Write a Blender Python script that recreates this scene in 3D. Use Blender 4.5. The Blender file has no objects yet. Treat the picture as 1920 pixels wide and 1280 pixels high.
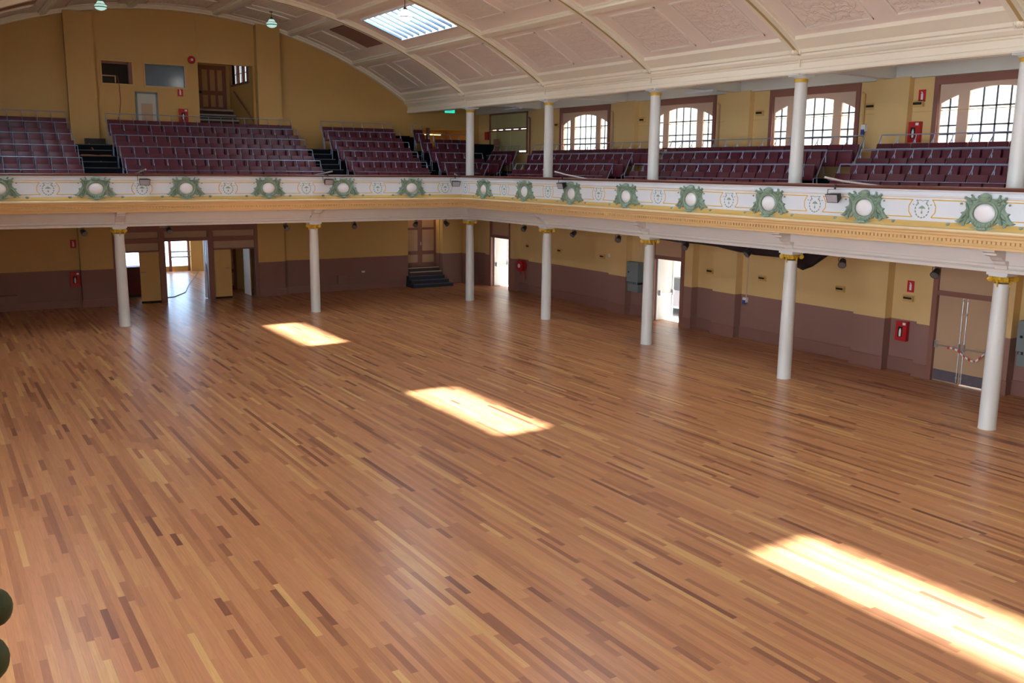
import bpy, bmesh, math, random
from math import sin, cos, pi, radians, sqrt
from mathutils import Vector, Matrix
random.seed(7)
S = bpy.context.scene
COL = S.collection

# ------------------------------------------------------------------ node helpers
def new_mat(name):
    m = bpy.data.materials.new(name); m.use_nodes = True
    nt = m.node_tree; nt.nodes.clear()
    out = nt.nodes.new('ShaderNodeOutputMaterial')
    return m, nt, out
def N(nt, t, **k):
    n = nt.nodes.new(t)
    for a, v in k.items(): setattr(n, a, v)
    return n
def L(nt, a, b): nt.links.new(a, b)
def math_node(nt, op, a, b=None, c=None):
    n = N(nt, 'ShaderNodeMath', operation=op)
    for i, v in enumerate((a, b, c)):
        if v is None: continue
        if isinstance(v, (int, float)): n.inputs[i].default_value = v
        else: L(nt, v, n.inputs[i])
    return n.outputs[0]
def paint(name, col, rough=.55, var=.06, scale=3., metal=0., spec=.4, bump=0., bscale=40., emit=None, estr=0.):
    m, nt, out = new_mat(name)
    b = N(nt, 'ShaderNodeBsdfPrincipled')
    tc = N(nt, 'ShaderNodeTexCoord')
    no = N(nt, 'ShaderNodeTexNoise'); no.inputs['Scale'].default_value = scale; no.inputs['Detail'].default_value = 4
    L(nt, tc.outputs['Object'], no.inputs['Vector'])
    mx = N(nt, 'ShaderNodeMix', data_type='RGBA')
    mx.inputs[6].default_value = (*[c*(1-var) for c in col], 1)
    mx.inputs[7].default_value = (*[min(1, c*(1+var)) for c in col], 1)
    L(nt, no.outputs['Fac'], mx.inputs[0]); L(nt, mx.outputs[2], b.inputs['Base Color'])
    b.inputs['Roughness'].default_value = rough; b.inputs['Metallic'].default_value = metal
    b.inputs['Specular IOR Level'].default_value = spec
    if bump:
        n2 = N(nt, 'ShaderNodeTexNoise'); n2.inputs['Scale'].default_value = bscale
        L(nt, tc.outputs['Object'], n2.inputs['Vector'])
        bp = N(nt, 'ShaderNodeBump'); bp.inputs['Strength'].default_value = bump; bp.inputs['Distance'].default_value = .01
        L(nt, n2.outputs['Fac'], bp.inputs['Height']); L(nt, bp.outputs[0], b.inputs['Normal'])
    if emit:
        b.inputs['Emission Color'].default_value = (*emit, 1); b.inputs['Emission Strength'].default_value = estr
    L(nt, b.outputs[0], out.inputs[0])
    return m

def floor_material():
    m, nt, out = new_mat('strip_timber_floor')
    b = N(nt, 'ShaderNodeBsdfPrincipled')
    g = N(nt, 'ShaderNodeNewGeometry'); sp = N(nt, 'ShaderNodeSeparateXYZ'); L(nt, g.outputs['Position'], sp.inputs[0])
    W = .082
    row = math_node(nt, 'FLOOR', math_node(nt, 'DIVIDE', sp.outputs[0], W))
    def wn(v, dim='1D', v2=None):
        n = N(nt, 'ShaderNodeTexWhiteNoise', noise_dimensions=dim)
        if dim == '1D': L(nt, v, n.inputs['W'])
        else:
            c = N(nt, 'ShaderNodeCombineXYZ'); L(nt, v, c.inputs[0]); L(nt, v2, c.inputs[1]); L(nt, c.outputs[0], n.inputs['Vector'])
        return n
    r1 = wn(row).outputs['Value']
    r2 = wn(math_node(nt, 'ADD', row, 517.3)).outputs['Value']
    ln = math_node(nt, 'MULTIPLY_ADD', r1, 2.6, 1.9)
    yy = math_node(nt, 'DIVIDE', math_node(nt, 'MULTIPLY_ADD', r2, 7.0, sp.outputs[1]), ln)
    # uneven board ends: a second, jittered subdivision
    cell = math_node(nt, 'FLOOR', yy)
    jit = wn(row, '2D', cell).outputs['Value']
    fr = math_node(nt, 'FRACT', yy)
    sub = math_node(nt, 'GREATER_THAN', fr, math_node(nt, 'MULTIPLY_ADD', jit, .6, .2))
    bid = math_node(nt, 'MULTIPLY_ADD', sub, .37, cell)
    rnd = wn(row, '2D', bid)
    ramp = N(nt, 'ShaderNodeValToRGB'); ramp.color_ramp.interpolation = 'LINEAR'
    cols = [(0, (.19, .066, .036)), (.03, (.28, .105, .052)), (.14, (.38, .152, .070)), (.34, (.46, .200, .086)),
            (.55, (.51, .230, .098)), (.74, (.54, .235, .110)), (.93, (.57, .285, .115)), (1, (.68, .400, .155))]
    e = ramp.color_ramp.elements
    while len(e) < len(cols): e.new(.5)
    for k, (p, c) in enumerate(cols): e[k].position = p; e[k].color = (*c, 1)
    L(nt, rnd.outputs['Value'], ramp.inputs[0])
    mp = N(nt, 'ShaderNodeMapping'); mp.inputs['Scale'].default_value = (60, 2.2, 1)
    addv = N(nt, 'ShaderNodeVectorMath', operation='MULTIPLY_ADD')
    L(nt, rnd.outputs['Color'], addv.inputs[0]); addv.inputs[1].default_value = (9, 9, 9); L(nt, g.outputs['Position'], addv.inputs[2])
    L(nt, addv.outputs[0], mp.inputs[0])
    gr = N(nt, 'ShaderNodeTexNoise'); gr.inputs['Scale'].default_value = 1; gr.inputs['Detail'].default_value = 5; gr.inputs['Distortion'].default_value = .6
    L(nt, mp.outputs[0], gr.inputs['Vector'])
    gramp = N(nt, 'ShaderNodeMapRange'); gramp.inputs[1].default_value = .3; gramp.inputs[2].default_value = .75
    gramp.inputs[3].default_value = .86; gramp.inputs[4].default_value = 1.10
    L(nt, gr.outputs['Fac'], gramp.inputs[0])
    mul = N(nt, 'ShaderNodeVectorMath', operation='SCALE'); L(nt, ramp.outputs[0], mul.inputs[0]); L(nt, gramp.outputs[0], mul.inputs['Scale'])
    # fine gap lines between boards
    fx = math_node(nt, 'FRACT', math_node(nt, 'DIVIDE', sp.outputs[0], W))
    gap = math_node(nt, 'LESS_THAN', fx, .035)
    mx = N(nt, 'ShaderNodeMix', data_type='RGBA'); L(nt, math_node(nt, 'MULTIPLY', gap, .28), mx.inputs[0])
    L(nt, mul.outputs[0], mx.inputs[6]); mx.inputs[7].default_value = (.10, .045, .025, 1)
    L(nt, mx.outputs[2], b.inputs['Base Color'])
    b.inputs['Roughness'].default_value = .32; b.inputs['Specular IOR Level'].default_value = .42
    b.inputs['Coat Weight'].default_value = .12; b.inputs['Coat Roughness'].default_value = .18
    L(nt, b.outputs[0], out.inputs[0])
    return m

def wall_material(name, ya, yb, da, db):
    m, nt, out = new_mat(name)
    b = N(nt, 'ShaderNodeBsdfPrincipled')
    g = N(nt, 'ShaderNodeNewGeometry'); sp = N(nt, 'ShaderNodeSeparateXYZ'); L(nt, g.outputs['Position'], sp.inputs[0])
    no = N(nt, 'ShaderNodeTexNoise'); no.inputs['Scale'].default_value = .8; no.inputs['Detail'].default_value = 5
    L(nt, g.outputs['Position'], no.inputs['Vector'])
    y = N(nt, 'ShaderNodeMix', data_type='RGBA'); y.inputs[6].default_value = (*ya, 1); y.inputs[7].default_value = (*yb, 1)
    d = N(nt, 'ShaderNodeMix', data_type='RGBA'); d.inputs[6].default_value = (*da, 1); d.inputs[7].default_value = (*db, 1)
    L(nt, no.outputs['Fac'], y.inputs[0]); L(nt, no.outputs['Fac'], d.inputs[0])
    mx = N(nt, 'ShaderNodeMix', data_type='RGBA')
    L(nt, math_node(nt, 'LESS_THAN', sp.outputs[2], 1.385), mx.inputs[0]); L(nt, y.outputs[2], mx.inputs[6]); L(nt, d.outputs[2], mx.inputs[7])
    L(nt, mx.outputs[2], b.inputs['Base Color']); b.inputs['Roughness'].default_value = .55
    bp = N(nt, 'ShaderNodeBump'); bp.inputs['Strength'].default_value = .15; bp.inputs['Distance'].default_value = .02
    n2 = N(nt, 'ShaderNodeTexNoise'); n2.inputs['Scale'].default_value = 6; L(nt, g.outputs['Position'], n2.inputs['Vector'])
    L(nt, n2.outputs['Fac'], bp.inputs['Height']); L(nt, bp.outputs[0], b.inputs['Normal'])
    L(nt, b.outputs[0], out.inputs[0])
    return m

def relief_material():
    """pressed plaster / pressed metal panel with scrolling relief"""
    m, nt, out = new_mat('pressed_relief_plaster')
    b = N(nt, 'ShaderNodeBsdfPrincipled')
    g = N(nt, 'ShaderNodeNewGeometry')
    v = N(nt, 'ShaderNodeTexVoronoi', feature='DISTANCE_TO_EDGE'); v.inputs['Scale'].default_value = 3.2
    no = N(nt, 'ShaderNodeTexNoise'); no.inputs['Scale'].default_value = 2.2; no.inputs['Detail'].default_value = 3
    L(nt, g.outputs['Position'], no.inputs['Vector'])
    va = N(nt, 'ShaderNodeVectorMath', operation='MULTIPLY_ADD'); L(nt, no.outputs['Color'], va.inputs[0]); va.inputs[1].default_value = (1.1, 1.1, 1.1)
    L(nt, g.outputs['Position'], va.inputs[2]); L(nt, va.outputs[0], v.inputs['Vector'])
    w = N(nt, 'ShaderNodeTexWave'); w.inputs['Scale'].default_value = 1.6; w.inputs['Distortion'].default_value = 9; w.inputs['Detail'].default_value = 3
    L(nt, g.outputs['Position'], w.inputs['Vector'])
    h = math_node(nt, 'MULTIPLY', math_node(nt, 'MINIMUM', v.outputs['Distance'], .12), 7.)
    h2 = math_node(nt, 'MULTIPLY_ADD', w.outputs['Fac'], .6, h)
    bp = N(nt, 'ShaderNodeBump'); bp.inputs['Strength'].default_value = .5; bp.inputs['Distance'].default_value = .03
    L(nt, h2, bp.inputs['Height']); L(nt, bp.outputs[0], b.inputs['Normal'])
    b.inputs['Base Color'].default_value = (.83, .71, .62, 1); b.inputs['Roughness'].default_value = .6
    L(nt, b.outputs[0], out.inputs[0])
    return m

def glass_material(name, tint=(.95, .98, 1.), gloss=.03, diffuse=0.):
    m, nt, out = new_mat(name)
    t = N(nt, 'ShaderNodeBsdfTransparent'); t.inputs[0].default_value = (*tint, 1)
    gl = N(nt, 'ShaderNodeBsdfGlossy'); gl.inputs['Roughness'].default_value = .05
    mx = N(nt, 'ShaderNodeMixShader'); mx.inputs[0].default_value = gloss
    L(nt, t.outputs[0], mx.inputs[1]); L(nt, gl.outputs[0], mx.inputs[2])
    last = mx
    if diffuse:
        tr = N(nt, 'ShaderNodeBsdfTranslucent'); tr.inputs[0].default_value = (.8, .88, .95, 1)
        m2 = N(nt, 'ShaderNodeMixShader'); m2.inputs[0].default_value = diffuse
        L(nt, mx.outputs[0], m2.inputs[1]); L(nt, tr.outputs[0], m2.inputs[2]); last = m2
    L(nt, last.outputs[0], out.inputs[0])
    return m

M = dict(
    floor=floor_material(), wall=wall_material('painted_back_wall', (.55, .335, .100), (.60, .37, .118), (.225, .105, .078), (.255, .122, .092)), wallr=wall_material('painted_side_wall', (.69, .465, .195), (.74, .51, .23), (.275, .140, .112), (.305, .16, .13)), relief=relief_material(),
    yellow=paint('yellow_wall_paint', (.62, .39, .135), .55, .05, .8),
    dado=paint('brown_dado_paint', (.26, .125, .098), .5, .06, 2.),
    brown=paint('brown_joinery_paint', (.26, .115, .088), .45, .08, 3.),
    beige=paint('beige_panel_paint', (.50, .325, .20), .5, .05, 2.),
    sash=paint('dusty_pink_sash_paint', (.66, .47, .36), .45, .05, 3.),
    pink=paint('pinkish_ceiling_paint', (.84, .725, .635), .6, .03, .6),
    cream=paint('cream_rib_paint', (.86, .79, .645), .5, .03, 1.),
    gold_rib=paint('ochre_rib_shade_paint', (.50, .355, .14), .5, .05, 2.),
    white=paint('white_gloss_paint', (.74, .77, .82), .4, .03, 1.5),
    offwhite=paint('off_white_beam_paint', (.70, .645, .60), .45, .03, 1.5),
    colwhite=paint('white_column_paint', (.70, .70, .68), .35, .03, 2.),
    aisle=paint('pale_grey_ceiling_paint', (.66, .66, .62), .6, .03, 1.),
    cornice=paint('warm_yellow_cornice_paint', (.82, .56, .27), .45, .05, 2.),
    cornice_hi=paint('cream_highlight_fillet_paint', (.80, .66, .42), .45, .03, 2.),  # pale tone puts the cornice's highlight line into the fillet colour
    cornice_lo=paint('olive_shaded_cove_paint', (.62, .41, .13), .45, .05, 2.),  # darker olive puts the cove's shade into its colour
    gold=paint('gilded_capital_paint', (.62, .37, .02), .38, .15, 12., spec=.6),
    goldline=paint('gold_line_paint', (.72, .42, .06), .5, .1, 8.),
    green=paint('verdigris_plaster_paint', (.25, .34, .255), .5, .30, 9., bump=.3, bscale=25.),
    green_dk=paint('dark_green_stencil_paint', (.25, .35, .28), .6, .15, 20.),
    capwood=paint('dark_red_brown_rail_paint', (.14, .05, .035), .35, .1, 4.),
    maroon=paint('maroon_vinyl', (.090, .012, .026), .42, .14, 5., spec=.45, bump=.15, bscale=12.),
    maroon2=paint('maroon_vinyl_cushion', (.110, .014, .030), .42, .14, 5., spec=.45, bump=.15, bscale=12.),
    steel=paint('blue_grey_painted_tube', (.30, .36, .50), .35, .08, 20., metal=.3),
    steel_lt=paint('silver_tube', (.60, .60, .62), .28, .06, 20., metal=.8),
    black=paint('black_powder_coat', (.018, .018, .020), .4, .1, 20.),
    tier=paint('dark_carpet', (.008, .009, .012), .95, .2, 30., spec=.1),
    nosing=paint('step_nosing', (.10, .10, .11), .6, .1, 30.),
    nosing_lt=paint('pale_nosing_strip', (.50, .48, .43), .6, .1, 30.),
    stepblue=paint('dark_blue_black_step_paint', (.022, .024, .040), .5, .1, 10.),
    stepbrown=paint('dark_brown_step_paint', (.07, .035, .028), .6, .1, 10.),
    red=paint('red_enamel', (.48, .015, .020), .35, .06, 10.),
    signred=paint('red_sign_face', (.55, .02, .03), .5, .03, 10.),
    signwhite=paint('white_sign_face', (.80, .80, .80), .5, .02, 10.),
    grey=paint('blue_grey_cabinet_enamel', (.20, .235, .245), .45, .05, 6.),
    slotblack=paint('dark_recess', (.02, .015, .01), .8, .05, 10.),
    muntin=paint('dark_window_bar_paint', (.10, .12, .14), .5, .05, 10.),
    skybar=paint('skylight_bar_paint', (.12, .17, .22), .5, .05, 10.),
    shaft=paint('white_shaft_paint', (.80, .82, .84), .6, .03, 3.),
    glass=glass_material('clear_window_glass'), foyerglass=glass_material('dimming_foyer_glass', (.36, .46, .60), .04), dimpane=glass_material('dimming_window_glass', (.80, .82, .84), .03), lobbyglass=glass_material('dimming_lobby_glass', (.10, .103, .11), .05), moulding=paint('panel_moulding_paint', (.86, .765, .66), .5, .03, 1.),  # foyer, gallery window and lobby panes darkened to dim the daylight
    skyglass=glass_material('wired_skylight_glass', (.80, .93, 1.), .06, .25),
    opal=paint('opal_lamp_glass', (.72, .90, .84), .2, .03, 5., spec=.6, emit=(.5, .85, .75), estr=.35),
    opal_lit=paint('lit_opal_lamp_glass', (.9, .95, .92), .2, .02, 5., emit=(1., .98, .92), estr=9.),
    opalband=paint('dark_green_glass_band', (.03, .10, .11), .3, .1, 10.),
    dome=paint('white_dome_glass', (.84, .82, .84), .3, .02, 5.),
    brass=paint('old_brass', (.16, .10, .03), .4, .1, 20., metal=.6),
    cloth=paint('black_drape_cloth', (.022, .016, .020), .85, .3, 6., bump=.5, bscale=9.),
    blocker=paint('added_blocker_render', (.36, .37, .37), .8, .04, .5), leafgreen=paint('dark_olive_plaster_leaf', (.055, .075, .03), .6, .3, 12.), concrete=paint('pale_paving', (.62, .64, .66), .8, .08, 2.),  # outdoor render colours the added daylight blockers
    doorwhite=paint('white_door_leaf_paint', (.80, .78, .72), .5, .03, 3.),
    carpaint=paint('silver_car_paint', (.46, .50, .56), .25, .03, 3., metal=.3),
    carglass=paint('dark_car_glass', (.10, .14, .18), .08, .03, 3., spec=.8),
    rubber=paint('black_rubber', (.02, .02, .02), .8, .1, 10.),
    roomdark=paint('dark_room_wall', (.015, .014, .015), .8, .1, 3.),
    blueglass=paint('blue_tinted_booth_glass', (.065, .13, .19), .12, .35, .9, spec=.8),
    orange=paint('orange_cable_sheath', (.55, .12, .02), .5, .05, 10.),
    redcable=paint('red_brown_cable_sheath', (.35, .07, .03), .5, .05, 10.),
    redlaminate=paint('dark_red_laminate', (.13, .012, .008), .4, .06, 3.),
    blind=paint('olive_beige_blind', (.52, .47, .23), .8, .1, .9),
    exitgreen=paint('lit_green_sign', (.02, .45, .33), .4, .02, 8., emit=(.02, .75, .55), estr=.45),
    tube_lit=paint('lit_fluorescent_tube', (.9, .9, .85), .4, .01, 8., emit=(1., .78, .28), estr=1.0),
    diffuser=paint('fluorescent_diffuser', (.62, .68, .80), .4, .02, 8.),
    lens2=paint('dark_lens', (.10, .10, .11), .15, .1, 6., spec=.8), lens=paint('glass_lens', (.42, .40, .44), .12, .1, 6., spec=.8),
    tapered=paint('red_tape', (.6, .05, .04), .5, .05, 10.),
    pale=paint('pale_grey_board', (.52, .53, .46), .6, .05, 3.),
    kick=paint('scuffed_metal_kickplate', (.20, .19, .24), .35, .15, 6., metal=.6),
    blueplug=paint('blue_socket_plastic', (.04, .07, .30), .4, .05, 9.),
)

# ------------------------------------------------------------------ mesh builder
class MB:
    def __init__(s): s.v = []; s.f = []; s.sm = []
    def add(s, vs, fs, smooth=False):
        o = len(s.v); s.v += [tuple(v) for v in vs]
        for f in fs: s.f.append(tuple(i+o for i in f)); s.sm.append(smooth)
        return s
    def box(s, x0, x1, y0, y1, z0, z1):
        if x0 > x1: x0, x1 = x1, x0
        if y0 > y1: y0, y1 = y1, y0
        if z0 > z1: z0, z1 = z1, z0
        vs = [(x0,y0,z0),(x1,y0,z0),(x1,y1,z0),(x0,y1,z0),(x0,y0,z1),(x1,y0,z1),(x1,y1,z1),(x0,y1,z1)]
        return s.add(vs, [(0,3,2,1),(4,5,6,7),(0,1,5,4),(1,2,6,5),(2,3,7,6),(3,0,4,7)])
    def rbox(s, c, size, mat, r=.0):
        """oriented box: centre, size, 3x3 rotation; edges rounded by an inset if r"""
        hx, hy, hz = [t/2 for t in size]
        if r <= 0:
            pts = [(x*hx, y*hy, z*hz) for z in (-1,1) for y in (-1,1) for x in (-1,1)]
            vs = [Vector(c)+mat@Vector(p) for p in pts]
            return s.add(vs, [(0,2,3,1),(4,5,7,6),(0,1,5,4),(1,3,7,5),(3,2,6,7),(2,0,4,6)])
        bm = bmesh.new(); bmesh.ops.create_cube(bm, size=1)
        bmesh.ops.scale(bm, vec=size, verts=bm.verts)
        bmesh.ops.bevel(bm, geom=bm.edges[:], offset=r, segments=2, affect='EDGES', profile=.6)
        vs = [Vector(c)+mat@v.co for v in bm.verts]; bm.verts.index_update()
        fs = [[v.index for v in f.verts] for f in bm.faces]; bm.free()
        return s.add(vs, fs, True)
    def tube(s, pts, r, n=8, caps=True, smooth=True):
        pts = [Vector(p) for p in pts]; rs = r if isinstance(r, (list, tuple)) else [r]*len(pts)
        rings = []; up = None
        for i, p in enumerate(pts):
            if i == 0: d = pts[1]-p
            elif i == len(pts)-1: d = p-pts[i-1]
            else: d = (pts[i+1]-p).normalized()+(p-pts[i-1]).normalized()
            d.normalize()
            if up is None:
                up = Vector((0,0,1)) if abs(d.z) < .9 else Vector((1,0,0))
            a = d.cross(up).normalized(); b = a.cross(d).normalized(); up = b
            rings.append([p+(a*cos(2*pi*k/n)+b*sin(2*pi*k/n))*rs[i] for k in range(n)])
        vs = [v for r_ in rings for v in r_]; fs = []
        for i in range(len(pts)-1):
            for k in range(n): fs.append((i*n+k, i*n+(k+1)%n, (i+1)*n+(k+1)%n, (i+1)*n+k))
        s.add(vs, fs, smooth)
        if caps:
            s.add(rings[0], [tuple(range(n))[::-1]]); s.add(rings[-1], [tuple(range(n))])
        return s
    def lathe(s, prof, c=(0,0,0), n=24, axis='z', smooth=True, caps=True):
        """prof: list of (r, h)"""
        c = Vector(c); vs = []; fs = []
        def pt(r, h, a):
            if axis == 'z': return c+Vector((r*cos(a), r*sin(a), h))
            if axis == 'y': return c+Vector((r*cos(a), h, r*sin(a)))
            return c+Vector((h, r*cos(a), r*sin(a)))
        for r, h in prof:
            for k in range(n): vs.append(pt(r, h, 2*pi*k/n))
        for i in range(len(prof)-1):
            for k in range(n):
                q = (i*n+k, i*n+(k+1)%n, (i+1)*n+(k+1)%n, (i+1)*n+k)
                fs.append(q if axis != 'y' else q[::-1])
        s.add(vs, fs, smooth)
        if caps:
            if prof[0][0] > 1e-4: s.add(vs[:n], [tuple(range(n))[::-1]])
            if prof[-1][0] > 1e-4: s.add(vs[-n:], [tuple(range(n))])
        return s
    def ell(s, c, rad, n=14, m=8, rot=None):
        vs = []; fs = []; c = Vector(c)
        for i in range(m+1):
            t = pi*i/m
            for k in range(n):
                a = 2*pi*k/n; p = Vector((rad[0]*sin(t)*cos(a), rad[1]*sin(t)*sin(a), rad[2]*cos(t)))
                if rot is not None: p = rot@p
                vs.append(c+p)
        for i in range(m):
            for k in range(n): fs.append((i*n+k, (i+1)*n+k, (i+1)*n+(k+1)%n, i*n+(k+1)%n))
        return s.add(vs, fs, True)
    def prism(s, outline, f0, f1):
        """outline: list of 2d points; f0, f1: functions mapping a 2d point to the two end faces"""
        n = len(outline); a = [f0(p) for p in outline]; b = [f1(p) for p in outline]
        return s.add(a+b, [tuple(range(n))[::-1], tuple(range(n, 2*n))]+[(i, (i+1)%n, n+(i+1)%n, n+i) for i in range(n)])
    def build(s, name, mat, parent=None, loc=None, kind=None, **props):
        me = bpy.data.meshes.new(name); me.from_pydata(s.v, [], s.f)
        me.polygons.foreach_set('use_smooth', s.sm)
        me.materials.append(mat)
        bm = bmesh.new(); bm.from_mesh(me); bmesh.ops.recalc_face_normals(bm, faces=bm.faces); bm.to_mesh(me); bm.free()
        if any(s.sm):
            try: me.set_sharp_from_angle(angle=radians(42))
            except Exception: pass
        me.update()
        o = bpy.data.objects.new(name, me); COL.objects.link(o)
        if parent is not None: o.parent = parent
        if loc is not None: o.location = loc
        if kind: o['kind'] = kind
        for k, v in props.items(): o[k] = v
        return o

def thing(name, label, cat, loc=(0,0,0), rz=0., group=None, kind=None):
    o = bpy.data.objects.new(name, None); COL.objects.link(o)
    o.location = loc; o.rotation_euler = (0, 0, rz); o.empty_display_size = .1
    o['label'] = label; o['category'] = cat
    if group: o['group'] = group
    if kind: o['kind'] = kind
    return o
def tag(o, label, cat, group=None, kind=None):
    o['label'] = label; o['category'] = cat
    if group: o['group'] = group
    if kind: o['kind'] = kind
    return o
CHILD = {}
def reg(root, *parts): CHILD[root.name] = [(p, [c for c in COL.objects if c.parent == p]) for p in parts]
def dup(root, loc, rz, label, group=None):
    r = root.copy(); COL.objects.link(r); r.location = loc; r.rotation_euler = (0, 0, rz); r['label'] = label
    if group: r['group'] = group
    for p, subs in CHILD[root.name]:
        c = p.copy(); COL.objects.link(c); c.parent = r
        for q in subs:
            d = q.copy(); COL.objects.link(d); d.parent = c
    return r
def struct(name, mb, mat, parent=None, **kw): return mb.build(name, mat, parent, kind='structure', **kw)

# ------------------------------------------------------------------ dimensions
SP = 5.45                      # bay length along the hall
XC, ZC, R = -9.77, -6.12, 17.10   # vault axis and radius
XL = -19.4                     # column line on the other side
YB, XR, YF = 5.2, 3.4, -40.    # back wall, right wall, front wall
XLW = XL-3.4
def vz(x): return ZC+sqrt(R*R-(x-XC)**2)
def vp(deg, y, off=0.):        # a point on (or off mm inside) the vault
    a = radians(deg); r = R-off
    return (XC+r*sin(a), y, ZC+r*cos(a))

# ------------------------------------------------------------------ floor
struct('floor', MB().box(XLW-.3, XR+.28, YF-.3, 16.2, -.2, 0), M['floor'])

# ------------------------------------------------------------------ walls with openings
def holed(mb, axis, p0, p1, ur, zr, holes):
    us = sorted({ur[0], ur[1], *[h[0] for h in holes], *[h[1] for h in holes]})
    zs = sorted({zr[0], zr[1], *[h[2] for h in holes], *[h[3] for h in holes]})
    us = [u for u in us if ur[0] <= u <= ur[1]]; zs = [z for z in zs if zr[0] <= z <= zr[1]]
    solid = {}
    for i in range(len(us)-1):
        for j in range(len(zs)-1):
            u = (us[i]+us[i+1])/2; z = (zs[j]+zs[j+1])/2
            solid[i, j] = not any(h[0] < u < h[1] and h[2] < z < h[3] for h in holes)
    def P(p, u, z): return (p, u, z) if axis == 'x' else (u, p, z)
    for (i, j), ok in solid.items():
        if not ok: continue
        a, b, c, d = us[i], us[i+1], zs[j], zs[j+1]
        for p in (p0, p1): mb.add([P(p,a,c),P(p,b,c),P(p,b,d),P(p,a,d)], [(0,1,2,3)])
        if not solid.get((i-1,j)): mb.add([P(p0,a,c),P(p1,a,c),P(p1,a,d),P(p0,a,d)], [(0,1,2,3)])
        if not solid.get((i+1,j)): mb.add([P(p0,b,c),P(p1,b,c),P(p1,b,d),P(p0,b,d)], [(0,1,2,3)])
        if not solid.get((i,j-1)): mb.add([P(p0,a,c),P(p1,a,c),P(p1,b,c),P(p0,b,c)], [(0,1,2,3)])
        if not solid.get((i,j+1)): mb.add([P(p0,a,d),P(p1,a,d),P(p1,b,d),P(p0,b,d)], [(0,1,2,3)])
    return mb

door_c = [2.82, -8.18, -19.04]
win_c = [-2.85, -8.3, -13.75, -19.15]
rholes = [(c-.86, c+.86, 0, 3.3) for c in door_c]
rholes += [(c-1.6, c+1.6, 5.72, 7.56) for c in win_c+[-24.6, -30.05, -35.5]] + [(1.1, 4.2, 5.85, 7.56)]
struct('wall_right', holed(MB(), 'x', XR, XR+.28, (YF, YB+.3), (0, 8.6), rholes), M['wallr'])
lw_c = [-19.2, -24.65, -30.1, -35.55]
lh = [(c-2.3, c+2.3, 4.6, 7.8) for c in lw_c]+[(c-2.3, c+2.3, .6, 3.2) for c in lw_c]
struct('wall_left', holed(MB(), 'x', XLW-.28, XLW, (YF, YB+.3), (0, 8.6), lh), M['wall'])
bh = [(-12.44, -6.98, 0, 3.0), (-.2, 1.54, 0, 3.2), (-12.36, -11.32, 8.12, 8.90), (-10.87, -9.40, 8.08, 8.88),
      (-8.95, -6.85, 5.9, 9.05), (.5, 3.0, 6.15, 6.86)]
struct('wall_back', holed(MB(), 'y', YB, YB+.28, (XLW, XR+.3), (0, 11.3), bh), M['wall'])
struct('wall_front', MB().box(XLW, XR+.3, YF-.28, YF, 0, 11.3), M['wall'])

# pilasters against the walls (the wall's own thickening)
pil = MB()
for i in range(0, 7):
    y = -SP*i
    pil.box(3.12, XR, y-.5, y+.5, 0, 3.4)
    pil.box(3.2, XR, y-.60, y+.40, 4.2, 7.6)
for c in door_c:
    pil.box(3.12, XR, c+.86, c+1.24, 0, 3.4); pil.box(3.12, XR, c-1.24, c-.86, 0, 3.4)
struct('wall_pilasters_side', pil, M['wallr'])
pil = MB()
pil.box(-13.56, -12.62, 4.88, YB, 4, 10.5); pil.box(-6.76, -5.82, 4.88, YB, 4, 10.6)
pil.box(-12.62, -12.30, 5.14, YB, 4, 7.35); pil.box(-5.82, -5.5, 5.14, YB, 4, 7.35)
pil.box(-13.56, -12.44, 4.95, YB, 0, 3.4); pil.box(-6.98, -5.88, 4.95, YB, 0, 3.4)
pil.box(2.5, 3.0, 4.98, YB, 0, 3.4); pil.box(-19.9, -18.9, 4.95, YB, 0, 3.4)
struct('wall_pilasters', pil, M['wall'])
# horizontal string lines on the upper walls
sl = MB()
sl.box(XLW, -13.56, 5.185, YB, 7.10, 7.115); sl.box(-12.3, -8.95, 5.185, YB, 7.06, 7.075); sl.box(-5.5, 3.4, 5.185, YB, 7.02, 7.035)
sl.box(3.385, XR, -40, YB, 6.72, 6.735)
sl.box(-8.97, -8.94, 5.185, YB, 9.05, 10.8)
struct('trim_1', sl, M['yellow'])
# baseboards
bb = MB()
def bbx(x, y0, y1, p=.03): bb.box(x-p, x, y0, y1, 0, .33); bb.box(x-p-.012, x, y0, y1, .33, .36)
edges = sorted([(c-1.24, c+1.24) for c in door_c])
prev = YF
spans = []
for a, b in edges: spans.append((prev, a)); prev = b
spans.append((prev, YB))
for a, b in spans: bbx(XR, a, b)
for i in range(7): bbx(3.12, -SP*i-.53, -SP*i+.53, .025)
for c in door_c: bbx(3.12, c+.86, c+1.265, .025); bbx(3.12, c-1.265, c-.86, .025)
struct('baseboard_right', bb, M['dado'])
bb = MB()
def bby(y, x0, x1, p=.03): bb.box(x0, x1, y-p, y, 0, .25); bb.box(x0, x1, y-p-.012, y, .25, .28)
for x0, x1 in ((XLW, -13.56), (-5.88, -.2), (1.54, XR)): bby(YB, x0, x1)
bby(4.95, -13.58, -12.44, .02); bby(4.95, -6.98, -5.86, .02)
struct('baseboard_back', bb, M['dado'])

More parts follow.
